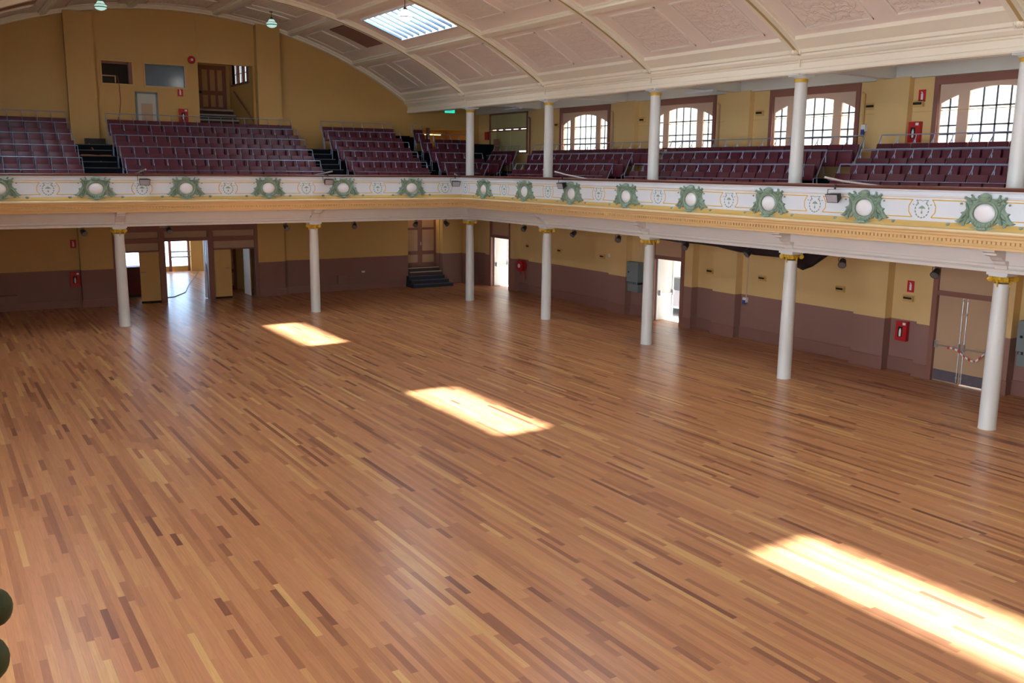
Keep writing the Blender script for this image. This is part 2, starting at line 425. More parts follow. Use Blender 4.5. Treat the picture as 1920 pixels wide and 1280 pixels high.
# ------------------------------------------------------------------ vaulted ceiling
sky_t = (16.85, 22.3); bays = [(-SP*(i+1), -SP*i) for i in range(-1, 8)]
sky_y = [(-5.1, -.9), (-16.0, -11.8), (-26.9, -22.7), (-37.8, -33.6)]
def in_sky(t, y): return any(sky_t[0] < abs(t) < sky_t[1] and a < y < b for a, b in sky_y)
ths = sorted({*[round(-34.9+i*69.8/56, 3) for i in range(57)], *[s*t for s in (-1, 1) for t in sky_t]})
ys = sorted({YF, YB+.2, *[v for p in sky_y for v in p], *[-SP*i for i in range(0, 8)]})
vt = MB()
for i in range(len(ths)-1):
    for j in range(len(ys)-1):
        if in_sky((ths[i]+ths[i+1])/2, (ys[j]+ys[j+1])/2): continue
        a, b, c, d = ths[i], ths[i+1], ys[j], ys[j+1]
        vt.add([vp(a,c), vp(b,c), vp(b,d), vp(a,d)], [(0,1,2,3)], True)
ceiling = struct('ceiling', vt, M['pink'])
def arc_rib(mb, y0, y1, t0, t1, d0, d1, n=40):
    """solid following the vault between angles t0..t1, hanging d1 below it"""
    ring = []
    for i in range(n+1):
        t = t0+(t1-t0)*i/n
        ring.append([vp(t,y0,d0), vp(t,y1,d0), vp(t,y1,d1), vp(t,y0,d1)])
    vs = [p for r_ in ring for p in r_]; fs = []
    for i in range(n):
        for k in range(4): fs.append((i*4+k, i*4+(k+1)%4, (i+1)*4+(k+1)%4, (i+1)*4+k))
    fs += [(3,2,1,0), (n*4, n*4+1, n*4+2, n*4+3)]
    mb.add(vs, fs)
for i in range(0, 7):
    y = -SP*i
    r_ = MB(); arc_rib(r_, y-.11, y+.11, -34, 34, -.01, .17); arc_rib(r_, y-.17, y+.17, -34, 34, -.01, .07)
    rib = r_.build('rib', M['cream'], ceiling)
    g_ = MB(); arc_rib(g_, y-.104, y-.025, -34, 34, .1, .176)
    g_.build('shade_strip', M['gold_rib'], rib)  # ochre strip paints the rib's one-sided shade as colour
r_ = MB(); arc_rib(r_, 4.98, YB, -34, 34, -.01, .14); arc_rib(r_, 4.90, 5.0, -34, 34, -.01, .07)
r_.build('rib', M['cream'], ceiling)
PUR = (24.6, 15.0, 5.1, -5.1, -15.0, -24.6)
pl = MB()
for t in PUR:
    for dt, dd in ((.32, .12), (.5, .05)):
        pl.add([vp(t-dt,YF,-.01), vp(t+dt,YF,-.01), vp(t+dt,YF,dd), vp(t-dt,YF,dd), vp(t-dt,YB,-.01), vp(t+dt,YB,-.01), vp(t+dt,YB,dd), vp(t-dt,YB,dd)],
               [(0,1,2,3),(4,7,6,5),(0,4,5,1),(1,5,6,2),(2,6,7,3),(3,7,4,0)])
pl.build('purlins', M['cream'], ceiling)
# panel frames and relief panels
fr = MB(); rl = MB()
def panel(t0, t1, y0, y1):
    w = .055; wt = math.degrees(w/R)
    arc_rib(fr, y0, y0+w, t0, t1, -.01, .035, 8); arc_rib(fr, y1-w, y1, t0, t1, -.01, .035, 8)
    for a, b in ((t0, t0+wt), (t1-wt, t1)):
        fr.add([vp(a,y0,-.01), vp(b,y0,-.01), vp(b,y0,.035), vp(a,y0,.035), vp(a,y1,-.01), vp(b,y1,-.01), vp(b,y1,.035), vp(a,y1,.035)],
               [(0,1,2,3),(4,7,6,5),(0,4,5,1),(1,5,6,2),(2,6,7,3),(3,7,4,0)])
    n = 8
    vs = []; fs = []
    for i in range(n+1):
        t = t0+wt*1.5+(t1-t0-3*wt)*i/n
        vs += [vp(t, y0+1.5*w, .012), vp(t, y1-1.5*w, .012)]
    for i in range(n): fs.append((2*i, 2*i+1, 2*i+3, 2*i+2))
    rl.add(vs, fs, True)
for k, (y0, y1) in enumerate(bays[:8]):
    yb = min(y1, YB-.2); ya = y0
    mid = (ya+(yb if k else 5.0))/2 if k else 2.45
    pr = [(ya+.62, mid-.28), (mid+.28, yb-.62)] if k else [(.46, 2.14), (2.75, 4.5)]
    for s in (1, -1):
        for t0, t1 in ((26.0, 31.75), (16.5, 22.2), (6.6, 12.6)):
            if t0 == 16.5:
                if any(a < (y0+y1)/2 < b for a, b in sky_y): continue
                if k == 0: pr2 = [pr[1]]
                else: pr2 = pr
            else: pr2 = pr
            for a, b in pr2:
                ta, tb = (t0, t1) if s > 0 else (-t1, -t0)
                panel(ta, tb, a, b)
    for a, b in pr: panel(-3.6, 3.6, a, b)
fr.build('panel_mouldings', M['moulding'], ceiling); rl.build('relief_panels', M['relief'], ceiling)
# ceiling vent (timber louvre) in the end bay
for s in (1, -1):
    v_ = thing('ceiling_vent', 'brown louvred vent set in the vaulted ceiling beside the skylight' if s > 0 else 'brown louvred vent high in the ceiling over the left seating block', 'vent', vp(19.4*s, 1.3))
    o_ = Vector(v_.location)
    b_ = MB(); n = 6
    for i in range(n):
        pass
    back = MB(); arc = []
    arc_rib(back, .5, 2.1, (16.8 if s > 0 else -22.1), (22.1 if s > 0 else -16.8), -.005, .02, 8)
    back.v = [tuple(Vector(p)-o_) for p in back.v]; back.build('backing', M['slotblack'], v_)
    lv = MB()
    for i in range(15):
        y = .52+i*.107; arc_rib(lv, y, y+.062, (16.8 if s > 0 else -22.1), (22.1 if s > 0 else -16.8), .02, .04, 8)
    lv.v = [tuple(Vector(p)-o_) for p in lv.v]; lv.build('louvres', M['brown'], v_)

# skylights: shaft, glazing bars, glass
kk = 0
for a, b in sky_y:
    for s in (1, -1):
        kk += 1
        t0, t1 = (sky_t if s > 0 else (-sky_t[1], -sky_t[0]))
        x0, x1 = vp(t0, 0)[0], vp(t1, 0)[0]
        sh = MB(); top = 11.2
        for x in (x0, x1):
            sh.add([(x, a, vz(x)), (x, b, vz(x)), (x, b, top), (x, a, top)], [(0,1,2,3)])
        for y in (a, b):
            sh.add([(x0, y, vz(x0)), (x1, y, vz(x1)), (x1, y, top), (x0, y, top)], [(0,1,2,3)])
        root = struct('window_%d' % (20+kk), sh, M['shaft'])
        bars = MB(); n = 9
        for i in range(n+1):
            y = a+(b-a)*i/n
            bars.add([(x0,y-.038,vz(x0)+.03),(x1,y-.038,vz(x1)+.03),(x1,y+.038,vz(x1)+.03),(x0,y+.038,vz(x0)+.03),
                      (x0,y-.038,vz(x0)-.04),(x1,y-.038,vz(x1)-.04),(x1,y+.038,vz(x1)-.04),(x0,y+.038,vz(x0)-.04)],
                     [(0,1,2,3),(4,7,6,5),(0,4,5,1),(1,5,6,2),(2,6,7,3),(3,7,4,0)])
        bars.build('glazing_bars', M['skybar'], root)
        rimm = MB()
        for x in (x0, x1): rimm.box(x-.04, x+.04, a-.04, b+.04, vz(x)-.05, vz(x)+.03)
        rimm.build('frame', M['shaft'], root)
        gl = MB(); gl.add([(x0,a,vz(x0)+.05),(x1,a,vz(x1)+.05),(x1,b,vz(x1)+.05),(x0,b,vz(x0)+.05)], [(0,1,2,3)])
        gl.build('glass', M['skyglass'], root)

# ------------------------------------------------------------------ main beams and side aisle ceilings
def extrude_y(mb, prof, y0, y1, mir=False):
    """profile in (x, z), extruded along y"""
    P = [((2*XC-0.0*x) - x if mir else x, z) for x, z in prof]
    n = len(P)
    mb.add([(x, y0, z) for x, z in P]+[(x, y1, z) for x, z in P], [tuple(range(n)), tuple(range(n, 2*n))[::-1]]+[(i, n+i, n+(i+1)%n, (i+1)%n) for i in range(n)])
beamprof = [(.17,7.5),(-.15,7.5),(-.17,7.53),(-.17,7.60),(-.15,7.62),(-.15,7.76),(-.19,7.78),(-.19,7.81),(-.25,7.83),(-.31,7.90),(-.31,7.95),(-.36,7.97),(-.38,8.05),(-.62,8.24),(-.62,8.40),(-.3,8.5),(.17,8.3)]
rbeam = struct('ceiling_beam_right', (lambda m: (extrude_y(m, beamprof, YF, YB), m)[1])(MB()), M['cream'])
struct('ceiling_beam_left', (lambda m: (extrude_y(m, [(x+.1, z) for x, z in beamprof], YF, YB, True), m)[1])(MB()), M['cream'])
# rib corbels (small scrolled plaster shells) where ribs meet the beam
for i in range(0, 5):
    y = -SP*i
    c = MB(); c.ell((-.40, y, 8.00), (.09, .11, .08)); c.ell((-.44, y, 8.09), (.07, .10, .045))
    for k in range(-2, 3): c.ell((-.45, y+k*.04, 8.02), (.04, .018, .08), 8, 6)
    for q in (-1, 1): c.ell((-.37, y+q*.13, 7.98), (.035, .035, .06), 8, 6)
    c.tube([(-.25, y, 7.93), (-.20, y, 7.66)], [.035, .012], 8)
    c.build('corbel', M['cream'], rbeam, kind='structure')
for nm, x0, x1 in (('right', .15, XR+.1), ('left', XLW-.1, XL-.1)):
    c = MB(); c.box(x0, x1, YF, YB, 7.95, 8.15)
    struct('ceiling_aisle_'+nm, c, M['aisle'])
c = MB()
c.box(3.26, XR, YF, YB, 7.57, 7.95)
for i in range(0, 7):
    y = -SP*i
    c.prism([(.17, 7.62), (.17, 7.95), (3.4, 7.95), (3.4, 7.58), (2.9, 7.58)], lambda p, y=y: (p[0], y-.14, p[1]), lambda p, y=y: (p[0], y+.14, p[1]))
struct('trim_2', c, M['aisle'])

# ------------------------------------------------------------------ gallery: U-shaped fascia, beam, deck
def fascia(prof):
    """profile of (d, z) points, d = distance in front of the column line; swept round the hall with mitred corners"""
    mb = MB(); paths = []
    for d, z in prof:
        paths.append([(XL+d, YF, z), (XL+d, -d, z), (-d, -d, z), (-d, YF, z)])
    n = len(prof); vs = [p for path in paths for p in path]; fs = []
    for i in range(n):
        j = (i+1) % n
        for k in range(3): fs.append((i*4+k, i*4+k+1, j*4+k+1, j*4+k))
    mb.add(vs, fs); return mb
par = fascia([(.70, 4.0), (.70, 4.86), (.87, 4.86), (.87, 4.83), (.85, 4.82), (.85, 4.755), (.865, 4.75), (.865, 4.735), (.85, 4.73), (.85, 4.0)])
parapet = struct('gallery_parapet', par, M['white'])
struct('gallery_rail_cap', fascia([(.66, 4.86), (.66, 4.925), (.74, 4.935), (.90, 4.925), (.92, 4.90), (.90, 4.86)]), M['capwood'])
cor = struct('gallery_cornice', fascia([(.5, 3.73), (.5, 4.1), (.92, 4.10), (.98, 4.085), (1.0, 4.06), (.99, 4.035), (.95, 4.02), (.935, 3.98), (.90, 3.955), (.89, 3.915), (.84, 3.91), (.84, 3.845), (.80, 3.84), (.785, 3.79), (.76, 3.78), (.755, 3.735), (.74, 3.73)]), M['cornice'])
fascia([(.85, 4.225), (.872, 4.225), (.89, 4.19), (.91, 4.155), (.915, 4.11), (.85, 4.09)]).build('cove', M['cornice_lo'], cor, kind='structure')
fascia([(.90, 4.108), (.99, 4.102), (1.008, 4.088), (1.008, 4.062), (.99, 4.06)]).build('fillet', M['cornice_hi'], cor, kind='structure')
dn = MB()
y = -1.0
while y > -26: dn.box(-.885, -.83, y-.045, y, 3.85, 3.905); y -= .095
x = -1.0
while x > -18.3: dn.box(x-.045, x, -.885, -.83, 3.85, 3.905); x -= .095
dn.build('dentils', M['cornice'], cor, kind='structure')
beam = struct('gallery_beam', fascia([(-.17, 3.25), (-.17, 3.8), (.6, 3.8), (.6, 3.74), (.16, 3.74), (.16, 3.42), (.18, 3.40), (.18, 3.36), (.16, 3.345), (.20, 3.31), (.20, 3.25)]), M['offwhite'])
deck = MB()
deck.box(-.3, XR+.05, YF, YB, 3.5, 4.0); deck.box(XLW, XL+.3, YF, YB, 3.5, 4.0)
deck.box(XL+.3, -.3, -.3, YB, 3.5, 4.0)
deck.box(-.72, -.3, YF, -.72, 3.8, 4.0); deck.box(XL+.3, -.3, -.72, -.3, 3.8, 4.0); deck.box(XL+.3, XL+.72, YF, -.72, 3.8, 4.0)
struct('gallery_deck', deck, M['offwhite'])
# lined soffit coffers beneath are hidden by the beam; console brackets over the lower columns
def bracket_mb(cx, cy, ax):
    m = MB()
    prof = [(.15, 3.30), (.15, 3.735), (.70, 3.735), (.70, 3.69), (.66, 3.67), (.62, 3.66), (.62, 3.62), (.54, 3.60), (.44, 3.585), (.40, 3.55), (.36, 3.51), (.30, 3.49), (.27, 3.44), (.22, 3.40), (.20, 3.33)]
    w = .13
    if ax == 'x': m.prism(prof, lambda p: (cx-p[0], cy-w, p[1]), lambda p: (cx-p[0], cy+w, p[1]))
    else: m.prism(prof, lambda p: (cx-w, cy-p[0], p[1]), lambda p: (cx+w, cy-p[0], p[1]))
    return m
for i in range(1, 5): bracket_mb(0, -SP*i, 'x').build('console_bracket', M['offwhite'], beam, kind='structure')
for x in (-6.5, -13.0): bracket_mb(x, 0, 'y').build('console_bracket', M['offwhite'], beam, kind='structure')

# painted panels on the parapet: gold outlines and small stencil festoons
gd = MB(); st = MB()
wr_y = [-2.58, -5.32, -8.05, -10.78, -13.52, -16.25, -19.0, -21.76]
wr_x = [-2.97, -5.64, -8.32, -11.02, -13.72, -16.38]
def on_right(u, z, o=.003): return (-.85-o, u, z)
def on_left(u, z, o=.003): return (u, -.85-o, z)
def strip(mb, f, pts, w=.010):
    for (a, b), (c, d) in zip(pts[:-1], pts[1:]):
        l = sqrt((c-a)**2+(d-b)**2); nx, nz = -(d-b)/l*w, (c-a)/l*w
        q = [(a+nx, b+nz), (c+nx, d+nz), (c-nx, d-nz), (a-nx, b-nz)]
        mb.add([f(*p) for p in q]+[f(p[0], p[1], 0) for p in q], [(0,1,2,3), (0,4,5,1), (1,5,6,2), (2,6,7,3), (3,7,4,0)])
def blob(mb, f, u, z, a, b, ang=0, n=8):
    pts = [(u+a*cos(t)*cos(ang)-b*sin(t)*sin(ang), z+a*cos(t)*sin(ang)+b*sin(t)*cos(ang)) for t in [2*pi*k/n for k in range(n)]]
    mb.add([f(p[0], p[1], .004) for p in pts], [tuple(range(n))])
def run(f, cs, end0):
    cs = sorted(cs)
    mids = [(cs[i]+cs[i+1])/2 for i in range(len(cs)-1)] + [cs[-1]+1.42]
    zt, zb = 4.655, 4.30
    allm = [cs[0]-1.35]+mids
    for i in range(len(allm)-1):
        a, b = allm[i], allm[i+1]
        h = .31
        strip(gd, f, [(a+.22, zb), (a+.30, zb+.10), (a+.31, zb+.22), (a+.25, zb+.33), (a+.22, zt), (b-.22, zt), (b-.25, zb+.33), (b-.31, zb+.22), (b-.30, zb+.10), (b-.22, zb), (a+.22, zb)])
    strip(gd, f, [(allm[0], 4.705), (end0, 4.705)], .005)
    strip(gd, f, [(allm[-1]+.22, zt), (allm[-1]+.25, zb+.33), (allm[-1]+.31, zb+.22), (allm[-1]+.22, zb)], .007)
    for m in mids:
        c = 4.455
        for k in range(11):
            t = radians(-215+k*25); blob(st, f, m+.155*cos(t), c+.165*sin(t), .030, .016, t+pi/2)
        for s in (-1, 1):
            strip(st, f, [(m, c+.175), (m+s*.06, c+.195), (m+s*.12, c+.175)], .006)
            blob(st, f, m+s*.12, c+.185, .03, .014); blob(st, f, m+s*.10, c+.135, .035, .018, s*1.1)
            blob(st, f, m+s*.20, c+.10, .026, .010, s*.3); blob(st, f, m+s*.29, c+.095, .016, .009)
        st.add([f(m-.085, c+.02, .004), f(m+.085, c+.02, .004), f(m+.05, c+.055, .004), f(m, c+.085, .004), f(m-.05, c+.055, .004)], [(0,1,2,3,4)])
        blob(st, f, m, c-.06, .022, .032); strip(st, f, [(m, c+.02), (m, c-.03)], .004)
run(on_right, wr_y, -.86); run(on_left, wr_x, -.86)
gd.build('gold_border', M['goldline'], parapet, kind='structure'); st.build('stencilled_festoons', M['green_dk'], parapet, kind='structure')

# ------------------------------------------------------------------ cartouches with round domes
def cartouche(name_label, loc, rz, first=None):
    if first is not None: return dup(first, loc, rz, name_label, 'green cartouches along the gallery front')
    t = thing('wreath_cartouche', name_label, 'cartouche', loc, rz, 'green cartouches along the gallery front')
    t.scale = (.95, 1, .88)
    g = MB()   # local: x along the wall, -y outwards
    n, m = 36, 8
    for (RX, RZ, rr, yo) in ((.275, .248, .038, -.05), (.328, .290, .036, -.02)):
        vs = []; fs = []
        for i in range(n):
            a = 2*pi*i/n; wob = 1+.05*sin(9*a)
            for k in range(m):
                b = 2*pi*k/m
                vs.append(((RX+rr*cos(b)*wob)*cos(a), yo-rr*sin(b)*1.1, (RZ+rr*cos(b)*wob)*sin(a)))
        for i in range(n):
            for k in range(m): fs.append((i*m+k, ((i+1)%n)*m+k, ((i+1)%n)*m+(k+1)%m, i*m+(k+1)%m))
        g.add(vs, fs, True)
    wreath = g.build('frame_ring', M['green'], t)
    # shell crest
    c = MB(); c.ell((0, -.06, .335), (.135, .07, .10), 18, 10)
    for k in range(-3, 4): c.tube([(k*.012, -.09, .27), (k*.038, -.12, .35), (k*.042, -.07, .425-.004*k*k)], [.012, .020, .008], 6)
    c.build('shell_crest', M['green'], t)
    # leafy wings either side
    for s in (-1, 1):
        l = MB()
        prof = [(.12, .32), (.24, .31), (.27, .37), (.30, .38), (.32, .31), (.38, .33), (.42, .345), (.435, .31), (.40, .27), (.45, .24),
                (.41, .19), (.40, .10), (.44, .03), (.50, .01), (.53, 0), (.49, -.05), (.54, -.13), (.61, -.19), (.66, -.20), (.60, -.235), (.54, -.235), (.51, -.22),
                (.49, -.29), (.45, -.325), (.41, -.30), (.42, -.24), (.36, -.26), (.30, -.20), (.30, 0), (.26, .18)]
        l.prism(prof, lambda p: (s*p[0], 0, p[1]), lambda p: (s*(p[0]*.96+.01), -.055, p[1]*.96))
        for (a, b, r0, ln, ang) in ((.33, .27, .05, .10, .5), (.40, .30, .035, .07, .4), (.36, .12, .045, .14, 1.2), (.42, -.06, .05, .13, -.9), (.46, -.17, .04, .12, -.7), (.38, -.15, .045, .13, -1.3), (.34, -.02, .04, .14, 1.5), (.24, .29, .055, .08, 0)):
            l.ell((s*a, -.062, b), (ln*.75, .055, r0*.5), 10, 6, Matrix.Rotation(-s*ang, 3, 'Y'))
        for (a, b, r0) in ((.30, .385, .024), (.43, .335, .030), (.30, .21, .045), (.52, .19, .024)):
            l.ell((s*a, -.05, b), (r0, r0, r0), 10, 6)
        l.build('leaf_wing', M['green'], t)
        d = MB(); d.tube([(s*.50, -.02, -.20), (s*.56, -.02, -.29), (s*.66, -.02, -.325), (s*.76, -.02, -.315)], .010, 6)
        d.ell((s*.79, -.03, -.295), (.055, .03, .045), 12, 6); d.ell((s*.79, -.055, -.295), (.03, .02, .024), 8, 6)
        d.build('tendril', M['green'], t)
    b = MB()
    for k in range(-4, 5): b.ell((k*.052, -.065, -.29+.012*k*k*.5), (.034, .05, .06), 8, 6)
    b.ell((0, -.09, -.345), (.10, .06, .05), 12, 8)
    b.prism([(-.33, -.325), (-.12, -.30), (.12, -.30), (.33, -.325), (.10, -.375), (0, -.41), (-.10, -.375)], lambda p: (p[0], 0, p[1]), lambda p: (p[0]*.9, -.07, p[1]))
    b.build('acanthus_base', M['green'], t)
    w = MB(); w.ell((0, -.015, 0), (.240, .085, .215), 28, 12); w.build('dome', M['dome'], t, label='white oval dome')
    reg(t, *[o for o in COL.objects if o.parent == t])
    return t
ords = ['first', 'second', 'third', 'fourth', 'fifth', 'sixth', 'seventh', 'eighth', 'ninth', 'tenth', 'eleventh', 'twelfth', 'thirteenth', 'fourteenth', 'fifteenth', 'sixteenth', 'seventeenth']
W0 = cartouche('green plaster cartouche with white dome, side gallery, first from the corner', (-.85, wr_y[0], 4.44), -pi/2)
for i, y in enumerate(wr_y[1:], 1):
    cartouche('green plaster cartouche with white dome, side gallery, %s from the corner' % ords[i], (-.85, y, 4.44), -pi/2, W0)
for i, x in enumerate(wr_x):
    cartouche('green plaster cartouche with white dome, back gallery, %s from the corner' % ords[i], (x, -.85, 4.475), 0, W0)

# nearest ornament, only its leaf tips enter the picture at the bottom left
t = thing('leaf_ornament', 'dark green plaster leaf tip cut off at the bottom left corner of the picture', 'ornament', (XL+.85, -30.9, 4.42), pi/2)
g = MB()
for (a, b, o_, r1) in ((.15, .0, .222, .036), (.15, .085, .238, .030), (.14, -.07, .205, .034), (.20, .02, .15, .03), (.05, -.05, .15, .07), (.08, .06, .15, .06)):
    g.ell((a, -o_, b), (r1*1.05, r1*.85, r1), 16, 10)
g.prism([(-.25, -.3), (.2, -.28), (.25, .0), (.18, .12), (-.2, .3), (-.35, 0)], lambda p: (p[0], 0, p[1]), lambda p: (p[0]*.75, -.17, p[1]*.7))
g.build('leaf', M['leafgreen'], t)

# ------------------------------------------------------------------ columns
def lower_column(label, loc, first=None, rz=0):
    if first is not None: return dup(first, loc, rz, label, 'lower columns carrying the gallery')
    t = thing('column', label, 'column', loc, rz, 'lower columns carrying the gallery', 'thing')
    MB().lathe([(.178, 0), (.178, .02), (.172, .03), (.172, .9), (.160, 2.4), (.148, 3.02)], n=28).build('shaft', M['colwhite'], t)
    MB().box(-.22, .22, -.22, .22, 3.20, 3.255).box(-.19, .19, -.19, .19, 3.17, 3.20).build('abacus', M['colwhite'], t)
    c = MB(); c.lathe([(.150, 3.055), (.165, 3.085), (.19, 3.11), (.18, 3.17)], n=28)
    for sx in (-1, 1):
        for sy in (-1, 1):
            a = math.atan2(sy, sx); u = Vector((cos(a), sin(a), 0)); v = Vector((-sin(a), cos(a), 0)); ctr = u*.235+Vector((0,0,3.115))
            vs = []; fs = []; n = 16
            for w_, rr in ((-.035, .055), (-.045, .03), (.045, .03), (.035, .055)): pass
            for k, (w_, rr) in enumerate(((-.05, .0), (-.05, .026), (-.034, .060), (.034, .060), (.05, .026), (.05, .0))):
                for i in range(n):
                    th = 2*pi*i/n; vs.append(ctr+v*w_+u*rr*cos(th)+Vector((0,0,rr*sin(th))))
            for k in range(5):
                for i in range(n): fs.append((k*n+i, k*n+(i+1)%n, (k+1)*n+(i+1)%n, (k+1)*n+i))
            c.add(vs, fs, True)
    for k in range(4):
        a = k*pi/2; u = Vector((cos(a), sin(a), 0)); v = Vector((-sin(a), cos(a), 0))
        for q in (-.07, 0, .07): c.ell(u*.175+v*q+Vector((0,0,3.13)), (.03, .03, .028), 10, 6)
        c.tube([u*.18+Vector((0,0,3.10)), u*.172+Vector((0,0,3.04)), u*.163+Vector((0,0,2.96))], [.026, .020, .010], 8)
    c.build('capital', M['gold'], t, label='gilded scrolled capital')
    reg(t, *[o for o in COL.objects if o.parent == t]); return t
LC = lower_column('white round column with gilded scroll capital, standing at the inner corner of the hall', (0, 0, 0))
nm = ['', 'right aisle, just right of the red hose reel', 'right aisle, in front of the side door showing a car',
      'right aisle, at the thick end of the black drape', 'right aisle, in front of the closed double doors']
for i in range(1, 5): lower_column('white column with gilded capital, '+nm[i], (0, -SP*i+(.02 if i < 3 else .06), 0), LC)
lower_column('white round column with gilded capital under the back gallery, right of the wide doorway', (-6.45, 0, 0), LC)
lower_column('white round column with gilded capital under the back gallery, left of the wide doorway', (-13.0, 0, 0), LC)
def upper_column(label, loc, first=None):
    if first is not None: return dup(first, loc, 0, label, 'upper columns between the gallery and the ceiling')
    t = thing('column', label, 'column', loc, 0, 'upper columns between the gallery and the ceiling', 'thing')
    MB().lathe([(.165, 0), (.165, .8), (.150, 3.32)], n=28).build('shaft', M['colwhite'], t)
    MB().lathe([(.153, 3.32), (.160, 3.325), (.160, 3.395), (.153, 3.40)], n=28).build('gold_band', M['gold'], t, label='gold painted band')
    MB().lathe([(.150, 3.40), (.19, 3.43), (.22, 3.455)], n=28).box(-.22, .22, -.22, .22, 3.455, 3.50).box(-.30, .30, -.16, .16, 3.475, 3.50).build('capital', M['colwhite'], t)
    reg(t, *[o for o in COL.objects if o.parent == t]); return t
UC = upper_column('white upper column with gold band at the gallery corner beneath the green exit sign', (0, 0, 4.0))
nm = ['', 'left of the first arched gallery window', 'in front of the second arched gallery window', 'in front of the third arched gallery window', 'at the right edge of the picture']
for i in range(1, 5): upper_column('white upper column with gold band, %s' % nm[i], (0, -SP*i+(0, .03, 0, .10, .0)[i], 4.0), UC)

# ------------------------------------------------------------------ arched gallery windows
def arch_window(k, c, x=XR):
    s = 1 if x > 0 else -1
    F = MB(); hw = 1.6; zb, zt = 5.72, 7.56
    X0, X1 = x-.05*s, x+.12*s
    F.box(X0, X1, c-hw, c-hw+.13, zb, zt); F.box(X0, X1, c+hw-.13, c+hw, zb, zt); F.box(X0, X1, c-hw+.13, c+hw-.13, zt-.2, zt)
    F.box(x-.09*s, X1, c-hw, c+hw, zb, 5.90)
    root = F.build('window_%d' % k, M['brown'], kind='structure')
    Q = MB(); xa, xb = x+.03*s, x+.10*s
    lights = [(-1.42, -.97), (-.68, .68), (.97, 1.42)]
    def top(d): return 7.25-.17*d*d
    zb2 = 5.90
    for a, b in ((-1.47, -1.42), (-.97, -.68), (.68, .97), (1.42, 1.47)): Q.box(xa, xb, c+a, c+b, zb2, zt-.2)
    for a, b in lights:
        n = 8; pts = [(c+a, zt-.2), (c+b, zt-.2)]+[(c+b+(a-b)*i/n, top(b+(a-b)*i/n)) for i in range(n+1)]
        Q.prism(pts, lambda p: (xa, p[0], p[1]), lambda p: (xb, p[0], p[1]))
    Q.box(xa, xb, c-1.42, c+1.42, 5.90, 5.95)
    Q.build('sash', M['sash'], root)
    T = MB(); xm = x+.065*s
    for a, b in lights:
        n = 4 if b-a > 1 else 2
        for i in range(1, n):
            d = a+(b-a)*i/n; T.box(xm-.012, xm+.012, c+d-.019, c+d+.019, 5.92, top(d))
        for z in (6.15, 6.36, 6.80): T.box(xm-.012, xm+.012, c+a, c+b, z-.019, z+.019)
    T.build('muntins', M['muntin'], root)
    G = MB(); G.add([(x+.075*s, c-1.42, 5.92), (x+.075*s, c+1.42, 5.92), (x+.075*s, c+1.42, 7.3), (x+.075*s, c-1.42, 7.3)], [(0,1,2,3)])
    G.build('glass', M['dimpane'] if x > 0 else M['glass'], root)
for k, c in enumerate(win_c): arch_window(k+1, c)
for k, c in enumerate([-24.6, -30.05, -35.5]): arch_window(k+5, c)
def plain_window(k, c, hw, z0, z1):
    F = MB(); x0, x1 = XLW-.16, XLW-.08
    for y in (c-hw, c-hw/3, c+hw/3, c+hw): F.box(x0, x1, y-.06, y+.06, z0, z1)
    for z in (z0, (z0+z1)/2, z1): F.box(x0, x1, c-hw, c+hw, z-.05, z+.05)
    w = F.build('window_%d' % k, M['brown'], kind='structure')
    MB().add([(XLW-.12, c-hw, z0), (XLW-.12, c+hw, z0), (XLW-.12, c+hw, z1), (XLW-.12, c-hw, z1)], [(0,1,2,3)]).build('glass', M['glass'], w)
for k, c in enumerate(lw_c): plain_window(40+k, c, 2.3, 4.6, 7.8); plain_window(50+k, c, 2.3, .6, 3.2)
MB().box(3.33, XR, win_c[3]-1.62, win_c[3]+1.62, 5.35, 5.70).build('trim_3', M['pale'], kind='structure')

# glazed screen with blinds in the corner bay of the gallery
F = MB()
for y in (1.1, 4.12): F.box(3.36, 3.5, y, y+.08, 5.85, 7.56)
F.box(3.36, 3.5, 1.1, 4.2, 7.50, 7.56); F.box(3.36, 3.5, 1.1, 4.2, 6.79, 6.84); F.box(3.36, 3.5, 1.1, 4.2, 6.875, 6.92); F.box(3.36, 3.5, 1.1, 4.2, 5.85, 5.9)
for y in (1.75, 2.35, 3.0, 3.55): F.box(3.37, 3.48, y, y+.05, 6.83, 6.88)
sc = F.build('window_16', M['brown'], kind='structure')
B_ = MB()
for i, y in enumerate((1.18, 1.80, 2.50, 3.20, 3.70)):
    y2 = (1.88, 2.58, 3.28, 3.78, 4.13)[i]; o_ = .02*(i % 2)
    B_.box(3.40+o_, 3.415+o_, y, y2, 6.90, 7.50); B_.box(3.40+o_, 3.415+o_, y, y2, 5.90 if 0 < i < 4 else 5.96, 6.81)
B_.build('blind', M['blind'], sc)
G = MB(); G.add([(3.47, 1.15, 5.9), (3.47, 4.15, 5.9), (3.47, 4.15, 7.5), (3.47, 1.15, 7.5)], [(0,1,2,3)]); G.build('glass', M['glass'], sc)

